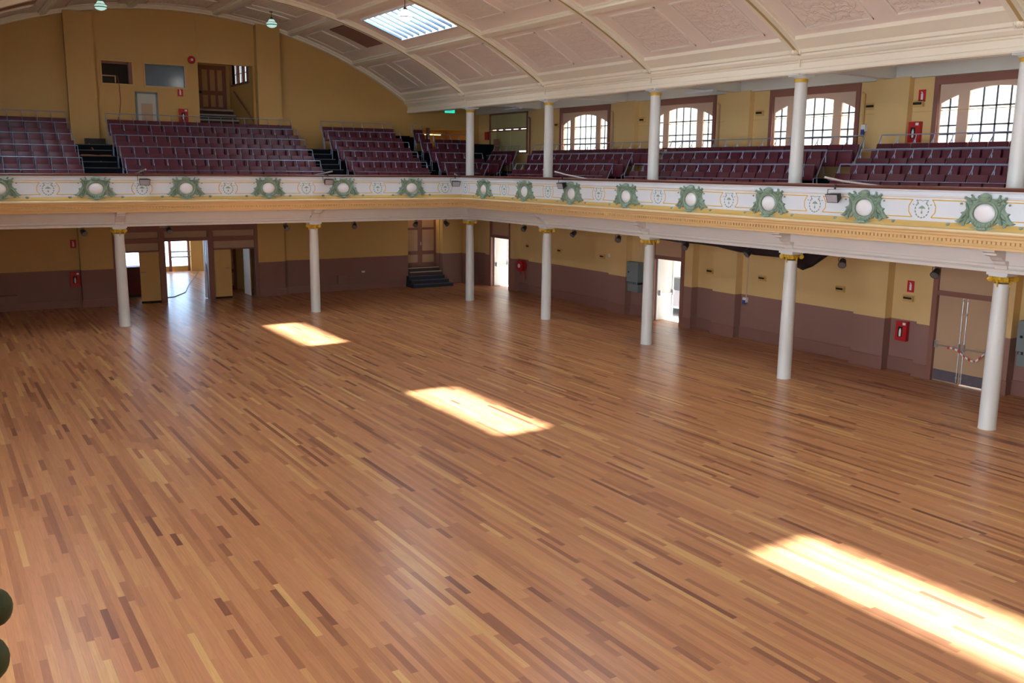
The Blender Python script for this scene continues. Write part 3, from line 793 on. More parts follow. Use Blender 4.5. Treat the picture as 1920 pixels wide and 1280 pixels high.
# ------------------------------------------------------------------ side doors in the right wall
def side_door(k, c, hw, open_):
    F = MB()
    for s in (-1, 1):
        F.box(3.10, 3.36, c+s*(hw), c+s*.86, 0, 3.3)
    F.box(3.11, 3.36, c-hw, c+hw, 2.19, 2.31)
    root = F.build('door_%d' % k, M['brown'], kind='structure')
    MB().box(3.16, 3.30, c-hw, c+hw, 2.31, 3.3).build('overdoor_panel', M['beige'], root)
    if not open_:
        for s in (-1, 1):
            lf = MB().box(3.20, 3.25, c+s*.0015, c+s*hw, .03 if s < 0 else .004, 2.19).build('leaf', M['beige'], root)
            MB().box(3.192, 3.20, c+s*.02, c+s*(hw-.01), .03, .30).build('kickplate', M['kick'], lf)
            b = MB(); b.tube([(3.13, c+s*.06, .93), (3.13, c+s*(hw-.03), .93)], .014, 8)
            for yy in (c+s*.06, c+s*(hw-.05)): b.box(3.12, 3.20, yy-.03, yy+.03, .86, 1.04)
            b.tube([(3.185, c+s*.06, .05), (3.185, c+s*.06, 2.17)], .012, 8)
            for z in (.15, 1.3, 1.75, 2.1): b.box(3.17, 3.2, c+s*.06-.02, c+s*.06+.02, z, z+.05)
            b.build('panic_bar', M['steel_lt'], lf)
    else:
        # leaf swung outwards about its far edge
        lf = MB().box(3.26, 4.02, c+hw-.055, c+hw-.01, .02, 2.17).build('leaf', M['doorwhite'], root, label='white painted leaf opened outwards')
        b = MB(); b.tube([(3.36, c+hw-.12, .95), (3.94, c+hw-.12, .93)], .016, 8)
        for xx in (3.33, 3.91): b.box(xx, xx+.06, c+hw-.15, c+hw-.055, .88, 1.06)
        b.tube([(3.94, c+hw-.075, .05), (3.94, c+hw-.075, 2.15)], .010, 8)
        b.build('panic_bar', M['steel_lt'], lf)
        lf2 = MB().box(3.42, 4.14, c-hw+.01, c-hw+.055, .02, 2.17).build('leaf', M['doorwhite'], root)
    return root
side_door(1, door_c[0], .745, True); side_door(2, door_c[1], .69, True); side_door(3, door_c[2], .72, False)
# barrier tape knotted round the push bars
t = MB(); pts = []
for i in range(15):
    u = i/14; pts.append((3.10-.01*sin(u*9), -18.72-u*.98, .90-.22*sin(pi*min(1, max(0, (u-.3)/.7)))+.02*sin(u*14)))
for i in range(14):
    a, b = Vector(pts[i]), Vector(pts[i+1]); tw = .022*abs(cos(i*.8))+.008
    t.add([a+Vector((0,0,tw)), b+Vector((0,0,tw)), b-Vector((0,0,tw)), a-Vector((0,0,tw)), a+Vector((.004,0,tw)), b+Vector((.004,0,tw)), b+Vector((.004,0,-tw)), a+Vector((.004,0,-tw))],
          [(0,1,2,3),(4,7,6,5),(0,4,5,1),(1,5,6,2),(2,6,7,3),(3,7,4,0)])
tape = thing('barrier_tape', 'red and white barrier tape drooping between the push bars of the closed double doors', 'tape', (0,0,0))
for i in range(14):
    MB().add(t.v[i*8:i*8+8], [(0,1,2,3),(4,7,6,5),(0,4,5,1),(1,5,6,2),(2,6,7,3),(3,7,4,0)]).build('white_stripe' if i % 2 else 'red_stripe', M['signwhite' if i % 2 else 'tapered'], tape)

# ------------------------------------------------------------------ back wall: timber portal to the foyer
F = MB(); y0, y1 = 4.98, 5.34
F.box(-12.44, -12.34, y0, y1, 0, 2.78); F.box(-7.1, -6.98, y0, y1, 0, 2.78); F.box(-12.44, -6.98, y0, y1, 2.78, 3.0)
for x0, x1 in ((-10.78, -10.56), (-8.96, -8.74)): F.box(x0, x1, y0, y1, 0, 2.78)
F.box(-12.38, -7.05, y0+.01, y1-.01, 2.71, 2.779)
for x0, x1 in ((-12.4, -10.7), (-8.9, -7.0)):
    F.box(x0, x1, y0+.01, y1, 2.29, 2.47); F.box(x0, x1, y0+.01, y1, 1.95, 2.0)
F.box(-10.6, -8.9, y0+.01, y1, 2.33, 2.46)
portal = F.build('door_4', M['brown'], kind='structure')
P_ = MB()
for x0, x1, z0, z1 in ((-12.34, -10.78, 2.47, 2.71), (-10.56, -8.96, 2.46, 2.71), (-8.74, -7.1, 2.47, 2.71), (-12.34, -10.78, 2.0, 2.29), (-8.74, -7.1, 2.0, 2.29)):
    P_.box(x0, x1, 5.08, 5.14, z0, z1)
P_.build('transom_panels', M['beige'], portal)
for nm_, x0, x1 in (('a', -11.50, -10.78), ('b', -8.74, -8.05)):
    lf = MB().box(x0, x1, 5.06, 5.11, .08, 1.95).build('fixed_leaf', M['yellow'], portal)
    MB().box(x0, x1, 5.06, 5.11, 0, .08).build('foot_strip', M['slotblack'], lf)
    MB().box(x0+.02, x0+.22, 5.045, 5.06, 1.18, 1.205).build('pull_handle', M['grey'], lf) if nm_ == 'a' else MB().box(x1-.24, x1-.04, 5.045, 5.06, 1.20, 1.225).build('pull_handle', M['grey'], lf)
MB().box(-7.26, -7.22, 5.3, 6.1, .02, 1.93).build('leaf', M['doorwhite'], portal)
MB().box(-9.0, -8.96, 5.35, 5.55, .02, 2.3).build('leaf', M['doorwhite'], portal)

# foyer beyond
fy = MB(); fy.box(-14.5, -14.3, 5.48, 16.2, 0, 3.4); fy.box(-4.3, -4.1, 5.48, 16.2, 0, 3.4)
fy.box(-14.5, -4.1, 7.6, 7.75, 2.4, 3.3)
fy.box(-8.05, -4.1, 7.62, 7.75, 0, 3.3) ; fy.box(-14.5, -11.2, 12.0, 12.15, 0, .8); fy.box(-14.5, -12.2, 12.0, 12.15, .8, 3.3)
fy.box(-7.1, -6.45, 15.7, 16.2, 0, 3.3); fy.box(-14.3, -4.3, 16.05, 16.2, 0, .25); fy.box(-14.3, -4.3, 16.05, 16.2, 2.9, 3.4)
struct('wall_foyer', fy, M['yellow'])
struct('ceiling_foyer', MB().box(-14.5, -4.1, 5.48, 16.2, 3.3, 3.42), M['aisle'])
fw_ = MB()
for x in (-12.6, -10.9, -9.5, -8.11, -7.2, -5.6): fw_.box(x, x+.13, 15.95, 16.1, 0, 2.9)
w17 = fw_.build('window_17', M['brown'], kind='structure')
rr = MB()
for z in (.72, .98): rr.tube([(-8.0, 15.85, z), (-7.08, 15.85, z)], .035, 8)
rr.build('rails', M['grey'], w17)
MB().add([(-14.3, 16.08, .25), (-4.3, 16.08, .25), (-4.3, 16.08, 2.9), (-14.3, 16.08, 2.9)], [(0,1,2,3)]).build('glass', M['foyerglass'], w17)
d_ = MB().box(-7.95, -7.15, 7.56, 7.62, 0, 2.1).build('door_5', M['brown'], kind='structure')
MB().box(-7.82, -7.62, 7.54, 7.56, .9, 1.9).box(-7.48, -7.28, 7.54, 7.56, .9, 1.9).box(-7.82, -7.28, 7.54, 7.56, .2, .75).build('panel', M['beige'], d_)
t = thing('bar_counter', 'dark red counter standing in the room behind the left opening of the portal', 'counter', (-11.7, 7.4, 0))
MB().box(-.75, .62, -.3, .3, .1, 1.15).build('body', M['redlaminate'], t); MB().box(-.78, .65, -.34, .34, 1.15, 1.2).build('worktop', M['redlaminate'], t)
MB().box(-.72, .58, -.25, .25, 0, .1).build('plinth', M['black'], t)
t = thing('cable', 'black cable lying across the shiny foyer floor seen through the doorway', 'cable', (0,0,0))
MB().tube([(-10.5, 6.2, .012), (-10.0, 6.4, .012), (-9.3, 7.6, .012), (-8.6, 10, .012), (-7.6, 13.0, .012), (-6.9, 15.2, .012)], .016, 6).build('sheath', M['black'], t)

# ------------------------------------------------------------------ stair recess with door, back wall right
struct('wall_recess_left', MB().box(-.2, -.16, YB+.28, 5.9, 0, 3.5), M['wall']); struct('wall_recess_right', MB().box(1.5, 1.54, YB+.28, 5.9, 0, 3.5), M['wall']); struct('wall_recess_back', MB().box(-.2, 1.54, 5.86, 5.95, 0, 3.5), M['wall'])
dr = MB(); z0, z1 = .77, 3.3
for a, b in ((-.16, -.04), (.06, .62)): pass
dr.box(-.16, 1.5, 5.80, 5.86, z0, z1)
d6 = dr.build('door_6', M['brown'], kind='structure')
for s0, s1 in ((-.03, .56), (.80, 1.38)):
    for a, b in ((.98, 1.33), (1.50, 2.45), (2.55, 2.95)):
        MB().box(s0, s1, 5.775, 5.80, a, b).build('panel', M['beige'], d6)
hd = MB(); hd.box(.70, .74, 5.76, 5.80, 1.75, 1.9); hd.build('door_handle', M['steel_lt'], d6)
t = thing('entrance_steps', 'dark blue-black steps with pale nosings leading up to the recessed brown double door', 'steps', (.62, 4.4, 0))
for i in range(5):
    w0, w1 = ((-.95, 1.02) if i < 3 else (-.77, .87)); yy = i*.26
    if i < 3: w0 += .02*i; w1 -= .08*i
    b = MB().box(w0, w1, yy, 1.4, .155*i, .155*(i+1)).build('step', M['stepblue'] if i < 3 else M['stepbrown'], t)
    MB().box(w0+.03, w1-.02, yy-.008, yy+.05, .155*(i+1)-.02, .155*(i+1)+.006).build('nosing', M['nosing_lt'] if i >= 3 else M['nosing'], b)

# ------------------------------------------------------------------ upper back wall: projection ports, door lobby
def port(k, x0, x1, z0, z1, mat):
    F = MB(); w = .05
    F.box(x0-w, x1+w, YB-.03, YB+.02, z1, z1+w); F.box(x0-w, x1+w, YB-.03, YB+.02, z0-w, z0)
    F.box(x0-w, x0, YB-.03, YB+.02, z0, z1); F.box(x1, x1+w, YB-.03, YB+.02, z0, z1)
    r = F.build('window_%d' % k, M['yellow'], kind='structure')
    if mat is None:
        G = MB(); G.box(x1-.12, x1, YB+.0, YB+.2, z0, z1); G.box(x0, x1, YB+.15, YB+.2, z1-.07, z1); G.build('inner_frame', M['brown'], r)
        MB().box(x0+.02, x0+.5, YB+.18, YB+.21, z0+.26, z0+.30).box(x0+.46, x0+.5, YB+.18, YB+.21, z0+.04, z0+.30).build('sliding_sash', M['beige'], r)
        MB().add([(x0, YB+.22, z0), (x1, YB+.22, z0), (x1, YB+.22, z1), (x0, YB+.22, z1)], [(0,1,2,3)]).build('glass', M['glass'], r)
    else:
        MB().box(x0, x1, YB+.08, YB+.10, z0, z1).build('glass', mat, r)
        MB().box(x1-.05, x1, YB, YB+.08, z0, z1).box(x0, x1, YB, YB+.08, z0, z0+.02).build('reveal', M['sash'], r)
port(18, -12.36, -11.32, 8.12, 8.90, None); port(19, -10.87, -9.40, 8.08, 8.88, M['blueglass'])
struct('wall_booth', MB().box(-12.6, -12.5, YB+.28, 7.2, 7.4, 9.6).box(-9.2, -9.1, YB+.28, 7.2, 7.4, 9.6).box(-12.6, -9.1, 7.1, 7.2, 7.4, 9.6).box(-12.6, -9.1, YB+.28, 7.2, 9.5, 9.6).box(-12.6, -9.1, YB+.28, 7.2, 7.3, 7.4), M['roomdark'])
# hatch door
h = MB(); x0, x1 = -11.27, -10.48
h.box(x0, x0+.07, YB-.05, YB, 6.3, 7.86); h.box(x1-.07, x1, YB-.05, YB, 6.3, 7.86); h.box(x0, x1, YB-.05, YB, 7.80, 7.87)
d7 = h.build('door_7', M['grey'], kind='structure')
MB().box(x0+.07, x1-.07, YB-.035, YB, 6.3, 7.80).build('leaf', M['pale'], d7)
MB().box(x0+.2, x1-.2, YB-.045, YB-.03, 6.45, 7.45).build('panel', M['beige'], d7)
# lobby recess
lb = MB(); yb = 8.5
lb.box(-9.0, -8.95, YB+.28, yb, 5.5, 9.4)
struct('wall_lobby', lb, M['yellow']); struct('floor_lobby', MB().box(-8.95, -6.85, YB+.28, 8.5, 5.8, 5.92), M['tier']); struct('wall_lobby_back', MB().box(-8.95, -6.85, yb, yb+.1, 5.5, 9.6), M['yellow']); struct('ceiling_lobby', MB().box(-9.0, -6.8, YB+.28, yb+.1, 9.45, 9.55), M['yellow'])
struct('wall_lobby_side', holed(MB(), 'x', -6.85, -6.72, (YB+.28, yb+.1), (5.5, 9.5), [(5.85, 8.02, 8.52, 9.3)]), M['yellow'])
w = MB(); w.box(-6.89, -6.75, 5.78, 5.85, 8.45, 9.37); w.box(-6.89, -6.75, 8.02, 8.09, 8.45, 9.37); w.box(-6.91, -6.75, 5.74, 8.13, 8.45, 8.52); w.box(-6.89, -6.75, 5.78, 8.09, 9.30, 9.37)
for y in (6.57, 7.30): w.box(-6.86, -6.75, y-.05, y+.05, 8.5, 9.32)
w20 = w.build('window_20', M['brown'], kind='structure')
w = MB()
for y in (6.2, 6.94, 7.66): w.box(-6.80, -6.78, y-.012, y+.012, 8.5, 9.32)
w.box(-6.80, -6.78, 5.85, 8.02, 8.90, 8.925); w.build('muntins', M['muntin'], w20)
MB().add([(-6.76, 5.85, 8.5), (-6.76, 8.02, 8.5), (-6.76, 8.02, 9.3), (-6.76, 5.85, 9.3)], [(0,1,2,3)]).build('glass', M['lobbyglass'], w20)
dd = MB(); dd.box(-8.24, -7.0, yb-.07, yb, 7.5, 9.3); d8 = dd.build('door_8', M['brown'], kind='structure')
for x0, x1 in ((-7.99, -7.78), (-7.67, -7.47), (-7.36, -7.17)):
    MB().box(x0, x1, yb-.085, yb-.07, 8.28, 9.12).build('panel', M['beige'], d8); MB().box(x0, x1, yb-.085, yb-.07, 7.62, 8.10).build('panel', M['beige'], d8)
MB().box(-8.15, -8.02, yb-.11, yb-.07, 8.15, 8.25).build('door_handle', M['black'], d8)
t = thing('lobby_steps', 'three pale edged steps climbing to the panelled door above the back seats', 'steps', (-7.9, 7.2, 6.5))
for i in range(3):
    b = MB().box(-1.03, 1.03, i*.4, 1.29, -.58, .56+i*.22).build('step', M['stepbrown'], t)
    MB().box(-1.03, 1.02, i*.4-.01, i*.4+.1, .50+i*.22, .57+i*.22).build('nosing', M['nosing_lt'], b)
t = thing('handrail', 'sloping brown timber handrail on the lobby wall beside the pale edged steps', 'handrail', (0,0,0))
MB().tube([(-6.93, 7.6, 8.22), (-6.93, 5.05, 6.95)], .03, 8).build('rail', M['brown'], t); MB().tube([(-6.93, 7.2, 8.0), (-6.85, 7.2, 8.0)], .012, 6).tube([(-6.93, 5.8, 7.32), (-6.85, 5.8, 7.32)], .012, 6).build('rail_bracket', M['brown'], t)
# stair well seen through the slot behind the corner seats
sw = MB(); sw.box(.3, .35, YB+.28, 8.2, 5.6, 7.6); sw.box(3.3, 3.4, YB+.28, 8.2, 5.6, 7.6); sw.box(.3, 3.4, 8.2, 8.3, 5.6, 7.6); sw.box(.3, 3.4, YB+.28, 8.3, 7.6, 7.7); sw.box(.3, 3.4, YB+.28, 8.3, 5.5, 5.6)
struct('wall_stairwell', sw, M['yellow'])
t = thing('fluorescent_light', 'lit fluorescent tube glowing in the stairwell slot behind the corner seats', 'light', (1.35, 6.0, 6.70))
MB().box(-.55, .55, -.05, .05, 0, .05).build('casing', M['signwhite'], t); MB().tube([(-.52, 0, -.03), (.52, 0, -.03)], .022, 10).build('tube', M['tube_lit'], t)
lp = bpy.data.lights.new('stairwell_lamp', 'AREA'); lp.shape = 'RECTANGLE'; lp.size = 1.0; lp.size_y = .1; lp.energy = 6; lp.color = (1., .88, .40)
lo = bpy.data.objects.new('stairwell_lamp', lp); lo.location = (1.35, 6.0, 6.62); COL.objects.link(lo)

# ------------------------------------------------------------------ tiers
tr = MB()
for i in range(5):
    z = 4.30+.40*i; tr.box(XLW, XR, .75+.8*i, YB, 3.9, z)
struct('gallery_tier_back', tr, M['tier'])
tr = MB()
for i in range(3):
    z = 4.27+.375*i; y1 = (.75, 1.6, 2.7)[i]
    tr.box(.35+.8*i, XR, YF, y1, 3.9, z)
struct('gallery_tier_side', tr, M['tier'])
ns = MB(); hs_ = MB()
for i in range(5):
    for x0, x1 in ((-13.72, -12.42), (-5.57, -4.31), (-1.13, -.31)):
        z = 4.30+.4*i; ns.box(x0, x1, .75+.8*i-.012, .75+.8*i+.03, z-.02, z+.008)
        hs_.box(x0+.02, x1-.02, .75+.8*i-.42, .75+.8*i, z-.4, z-.2); ns.box(x0+.05, x1-.05, .75+.8*i-.43, .75+.8*i-.39, z-.22, z-.192)
struct('trim_4', ns, M['nosing']); struct('aisle_step_floor', hs_, M['tier'])
# dark panels closing the corner of the gallery
tag(MB().box(1.92, 2.85, 2.95, 3.0, 4.9, 6.22).build('boarded_barrier', M['tier']), 'black boarded barrier between the corner seats and the side gallery', 'barrier')
tag(MB().box(2.86, 3.02, 2.85, 3.0, 4.8, 6.45).build('newel_post', M['brown']), 'square brown newel post beside the black boarded barrier', 'post')
tag(MB().box(.24, .36, 4.12, 4.24, 5.5, 6.88).build('newel_post', M['capwood']), 'dark red-brown newel post beside the glowing stairwell slot', 'post')
tag(MB().box(-1.05, -.1, 5.1, YB-.01, 5.9, 6.55).box(-.12, .0, 4.9, YB-.02, 5.9, 6.5).build('equipment_case', M['tier']), 'black equipment case against the back wall beside the aisle steps', 'case')
tag(MB().box(-13.15, -12.5, 4.45, 4.85, 5.9, 6.12).build('stage_box', M['black']), 'low black box on the left aisle steps beneath the orange cables', 'box')
t = MB()
t.tube([(-13.1, 4.15, 5.93), (-12.95, 3.6, 5.52), (-12.7, 3.4, 5.52), (-12.5, 3.5, 5.52)], .02, 6)
t.tube([(-13.6, 2.9, 5.12), (-13.3, 3.2, 5.2), (-12.95, 2.9, 5.12), (-12.85, 3.4, 5.5), (-13.2, 3.5, 5.53), (-13.5, 3.4, 5.53)], .02, 6)
t.tube([(-13.62, 1.9, 4.72), (-13.5, 2.2, 4.75), (-13.3, 2.3, 4.76)], .02, 6)
tag(t.build('extension_cord', M['orange']), 'orange extension cords trailing down the left aisle steps', 'cord')
tag(MB().tube([(-11.85, 5.17, 8.4), (-11.8, 5.15, 8.1), (-11.78, 5.17, 7.5), (-11.85, 5.17, 7.0), (-12.0, 5.1, 6.6)], .012, 6).build('hanging_cable', M['redcable']), 'thin red-brown cable hanging down the back wall from the dark booth window', 'cable')

# ------------------------------------------------------------------ theatre seats
def make_seat(label, loc, rz, w):
    t = thing('theatre_seat', label, 'seat', loc, rz)
    b = MB(); rot = Matrix.Rotation(radians(14), 3, 'X')
    b.rbox((0, -.22, .68), (w-.035, .055, .44), Matrix.Rotation(radians(-14), 3, 'X'), .015)
    o1 = b.build('backrest', M['maroon'], t)
    c = MB(); c.rbox((0, -.40, .52), (w-.05, .075, .40), Matrix.Rotation(radians(-9), 3, 'X'), .02)
    o2 = c.build('seat_cushion', M['maroon2'], t)
    reg(t, o1, o2); return t
def standard(w_end=False):
    s_ = MB(); s_.tube([(0, 0, 1.12), (0, -.02, 1.02), (0, -.14, .86), (0, -.24, .62), (0, -.33, .45)], [.011, .011, .013, .015, .015], 6)
    s_.tube([(0, -.33, .45), (0, -.30, .2), (0, -.26, .0)], .016, 6)
    s_.tube([(0, -.03, .98), (0, -.02, .80)], .013, 6)
    return s_
std_me = None
def make_row(label, x0, x1, y, z, rz, pitch, grp, tube=True):
    """x0..x1 are along the row in its own frame; the row faces local -y"""
    global std_me
    t = thing('seat_row_frame', label, 'seat frame', (0,0,0), 0, grp)
    n = max(1, round((x1-x0)/pitch)); p = (x1-x0)/n
    t.location = (0, y, z) if rz == 0 else (y, 0, z); t.rotation_euler = (0, 0, rz)
    r_ = MB().tube([(x0, 0, 1.12), (x1, 0, 1.12)], .014, 8); r_.build('rail', M['steel'], t)
    MB().tube([(x0, -.43, .73), (x1, -.43, .73)], .009, 6).build('lower_tube', M['steel'], t)
    for x in (x0, x1):
        e = MB(); e.tube([(x, 0, 1.12), (x, -.30, 1.12*.33+.1), ], .011, 6).tube([(x, -.45, .38), (x, -.45, 0)], .012, 6).tube([(x, -.33, .40), (x, -.45, .38)], .012, 6)
        e.build('end_frame', M['steel'], t)
    for i in range(n+1):
        if std_me is None:
            o = standard().build('standard', M['steel'], t); std_me = o.data
        else:
            o = bpy.data.objects.new('standard', std_me); COL.objects.link(o); o.parent = t
        o.location = (x0+i*p, 0, 0)
    return n, p
seat0 = None
def seats(block, rowname, x0, x1, y, z, rz, pitch, grp, endname):
    global seat0
    n, p = make_row('blue-grey tubular seat frame, %s, %s' % (rowname, block), x0, x1, y, z, rz, pitch, 'seat row frames in the gallery')
    for i in range(n):
        u = x0+(i+.5)*p
        loc = (u, y, z) if rz == 0 else (y, -u, z)
        k = ords[i] if i < len(ords) else str(i+1)+'th'
        lab = 'maroon folding seat, %s, %s, %s from the %s end' % (block, rowname, k, endname) if n > 1 else 'single maroon folding seat, %s, %s' % (block, rowname)
        if seat0 is None: seat0 = make_seat(lab, loc, rz, .46); seat0['group'] = grp
        else:
            s_ = dup(seat0, loc, rz, lab, grp); s_.scale = (p/.46, 1, 1)
rows = ['front row', 'second row', 'third row', 'fourth row', 'top row']
for i in range(5):
    y, z = 1.5+.8*i, 4.30+.4*i
    seats('back gallery left block', rows[i], -16.49, -13.73, y, z, 0, .46, 'maroon seats in the left block', 'aisle' if False else 'left')
    seats('back gallery centre block', rows[i], -12.41, -5.57, y, z, 0, .456, 'maroon seats in the wide centre block', 'left')
    seats('back gallery right block', rows[i], -4.31, -1.14, y, z, 0, .456, 'maroon seats in the right block of the back gallery', 'left')
cx = [(-.32, 1.15), (-.31, 1.89), (-.29, 1.6), None, None]
for i in range(3): seats('gallery corner block', rows[i], cx[i][0], cx[i][1], 1.5+.8*i, 4.3+.4*i, 0, .456, 'maroon seats in the gallery corner', 'left')
seats('corner block beside newel', rows[3], -.28, .18, 3.9, 5.5, 0, .456, 'maroon seats in the gallery corner', 'left')
seats('corner block below stairwell slot', rows[3], .40, 2.02, 3.9, 5.5, 0, .456, 'maroon seats in the gallery corner', 'left')
seats('corner block beside aisle', rows[4], -.23, .23, 4.7, 5.9, 0, .456, 'maroon seats in the gallery corner', 'left')
# side gallery: rows face -x ; local x -> world -y
srows = ['front row', 'middle row', 'top row']
def side(block, r, ya, yb_): seats(block, srows[r], -ya, -yb_, 1.1+.8*r, 4.27+.375*r, -pi/2, .5, 'maroon seats in the side gallery', 'far')
side('side gallery corner block', 2, 2.6, .65); side('side gallery corner block', 1, 1.65, .35); side('side gallery corner block', 0, .9, .42)
side('side gallery far block', 2, -.56, -8.05); side('side gallery far block', 1, -1.6, -7.62); side('side gallery far block', 0, -1.63, -7.6)
side('side gallery middle block', 2, -8.62, -16.1); side('side gallery middle block', 1, -8.65, -15.58); side('side gallery middle block', 0, -8.7, -15.56)
side('side gallery near block', 2, -16.62, -21.1); side('side gallery near block', 1, -16.66, -21.6); side('side gallery near block', 0, -16.69, -22.2)
tag(MB().box(2.85, 3.1, -8.6, -8.1, 5.02, 5.88).build('board', M['pale']), 'pale grey-green board leaning beside the second gallery window', 'board')

# ------------------------------------------------------------------ pendant lamps
def pendant(label, loc, lit):
    t = thing('pendant_lamp', label, 'lamp', loc, 0, None if lit else 'glass pendant lamps')
    h = vz(loc[0])-loc[2]
    MB().tube([(0, 0, .16), (0, 0, h)], .012, 8).lathe([(.05, h-.03), (.07, h)], n=16).build('rod', M['brass'], t)
    MB().lathe([(.03, .24), (.045, .20), (.09, .165), (.10, .15)], n=20).build('gallery_cap', M['brass'], t)
    MB().lathe([(.09, .15), (.125, .09), (.15, .05), (.165, .045), (.19, .02), (.195, -.03), (.17, -.08), (.10, -.125), (.0, -.145)], n=28).build('shade', M['opal_lit'] if lit else M['opal'], t)
    MB().lathe([(.153, .058), (.170, .050), (.172, .036), (.155, .04)], n=28).lathe([(.197, -.022), (.199, -.034), (.190, -.05), (.185, -.03)], n=28).build('band', M['opalband'], t)
    return t
pendant('brightly lit round glass pendant lamp hanging in front of the skylight', (-6.6, -8.0, 9.30), True)
pendant('banded opal glass pendant lamp above the seats left of the vent', (-6.9, 2.5, 10.31), False)
pendant('banded opal glass pendant lamp above the booth windows, leftmost of the three', (-12.75, 2.1, 10.32), False)

# exit sign
t = thing('exit_sign', 'glowing green exit sign hanging beside the corner upper column', 'sign', (.35, 2.3, 7.42))
t.scale = (.74, 1, .9)
MB().box(-.28, .28, -.05, .05, 0, .17).build('casing', M['exitgreen'], t); MB().tube([(0, 0, .17), (0, 0, .53)], .012, 6).build('hanger', M['black'], t)
lt = MB()
def bar(x0, z0, x1, z1, w=.008):
    l = sqrt((x1-x0)**2+(z1-z0)**2); nx, nz = -(z1-z0)/l*w, (x1-x0)/l*w
    q = [(x0+nx, z0+nz), (x1+nx, z1+nz), (x1-nx, z1-nz), (x0-nx, z0-nz)]
    lt.add([(a_, -.053, b_) for a_, b_ in q]+[(a_, -.050, b_) for a_, b_ in q], [(0,1,2,3),(4,7,6,5),(0,4,5,1),(1,5,6,2),(2,6,7,3),(3,7,4,0)])
zb_, zt_ = .04, .13
bar(-.15, zb_, -.15, zt_); [bar(-.15, z, -.09, z) for z in (zb_, .085, zt_)]
bar(-.06, zb_, 0, zt_); bar(-.06, zt_, 0, zb_); bar(.035, zb_, .035, zt_); bar(.07, zt_, .15, zt_); bar(.11, zb_, .11, zt_)
lt.build('lettering', M['signwhite'], t)

# aisle ceiling strip lights
for lab, y in (('slim fluorescent strip under the side gallery ceiling above the second window', -10.9), ('slim fluorescent strip under the side gallery ceiling nearest the corner', -.3)):
    t = thing('strip_light', lab, 'light', (1.75, y+.0, 7.50))
    MB().box(-.08, .08, -.6, .6, 0, .05).build('diffuser', M['diffuser'], t); MB().tube([(0, .3, .05), (0, .3, .13)], .01, 6).tube([(0, -.3, .05), (0, -.3, .13)], .01, 6).build('hanger', M['offwhite'], t)

# ------------------------------------------------------------------ small stage spots under the beam
def spot(label, loc, rz, first=None):
    if first is not None: return dup(first, loc, rz, label, 'small black spotlights under the gallery beam')
    t = thing('spotlight', label, 'spotlight', loc, rz, 'small black spotlights under the gallery beam'); t.scale = (.85, .85, .85)
    MB().box(-.05, .05, -.03, .03, .02, .06).tube([(-.11, 0, -.10), (-.11, 0, .02), (.11, 0, .02), (.11, 0, -.10)], .010, 6).build('yoke', M['black'], t)
    c = MB(); m = Matrix.Rotation(radians(35), 3, 'X')
    o = MB().lathe([(.05, .10), (.085, .06), (.10, -.06), (.115, -.13), (.115, -.14)], n=18, axis='y'); o.v = [tuple(m@Vector(p)+Vector((0, 0, -.10))) for p in o.v]
    can = o.build('can', M['black'], t)
    l = MB().lathe([(.0, -.142), (.095, -.143)], n=18, axis='y', caps=False); l.v = [tuple(m@Vector(p)+Vector((0, 0, -.10))) for p in l.v]; l.build('lens', M['lens2'], can)
    reg(t, *[o_ for o_ in COL.objects if o_.parent == t]); return t
sx = [(-14.05, 'left of the left back column'), (-11.43, 'over the wide doorway'), (-7.45, 'just right of the wide doorway'), (-4.85, 'right of the right back column'), (-2.33, 'at the recessed door'), (-1.05, 'beside the corner column')]
sy = [(-3.9, 'nearest the corner'), (-6.95, 'between the second and third side columns'), (-9.32, 'beside the third side column'), (-12.4, 'over the black drape, left one'), (-14.82, 'beside the fourth side column'), (-17.8, 'right of the fourth side column'), (-20.25, 'over the closed double doors')]
S0 = spot('small black spotlight under the back gallery beam, '+sx[0][1], (sx[0][0], .05, 3.19), .3)
for i, (x, l_) in enumerate(sx[1:]): spot('small black spotlight under the back gallery beam, '+l_, (x, .05, 3.19), (0, .2, -.5, -.9, .4)[i], S0)
for i, (y, l_) in enumerate(sy): spot('small black spotlight under the side gallery beam, '+l_, (.05, y, 3.19), (-1.2, -1.6, -.9, -1.3, -1.7, -1.0, -1.4)[i], S0)

# floodlights clamped over the gallery front, with scaffold tube
def flood(label, loc, rz, tube_pts):
    t = thing('floodlight', label, 'floodlight', loc, rz, 'floodlights hung over the gallery front')
    # housing opens outwards (-y), wider at the front
    h = MB(); f = [(-.17, -.10, .09), (.17, -.10, .09), (.15, -.10, -.11), (-.15, -.10, -.11)]; b = [(-.12, .07, .06), (.12, .07, .06), (.12, .07, -.06), (-.12, .07, -.06)]
    m = Matrix.Rotation(radians(18), 3, 'X')
    h.add([tuple(m@Vector(p)) for p in f+b], [(4,5,6,7), (0,1,5,4), (1,2,6,5), (2,3,7,6), (3,0,4,7), (3,2,1,0)]); hs = h.build('housing', M['black'], t)
    g = MB(); g.add([tuple(m@Vector((p[0]*.9, -.104, p[2]*.85-.002))) for p in f], [(0,1,2,3)]); g.build('glass', M['lens'], hs)
    MB().tube([(-.19, -.02, 0), (-.19, -.01, .16), (.19, -.01, .16), (.19, -.02, 0)], .010, 6).tube([(0, -.01, .16), (0, .0, .27)], .022, 8).build('yoke', M['black'], t)
    MB().tube(tube_pts, .026, 10).build('tube', M['steel_lt'], t)
flood('black floodlight on a tube between the two leftmost whole cartouches', (-12.34, -1.08, 4.71), 0, [(.05, -.1, .36), (-.10, .35, .24), (-.25, .75, .16)])
flood('black floodlight over the back gallery front, second wreath from the corner', (-6.28, -1.08, 4.72), .1, [(.15, -.05, .33), (-.1, .35, .24), (-.35, .7, .15)])
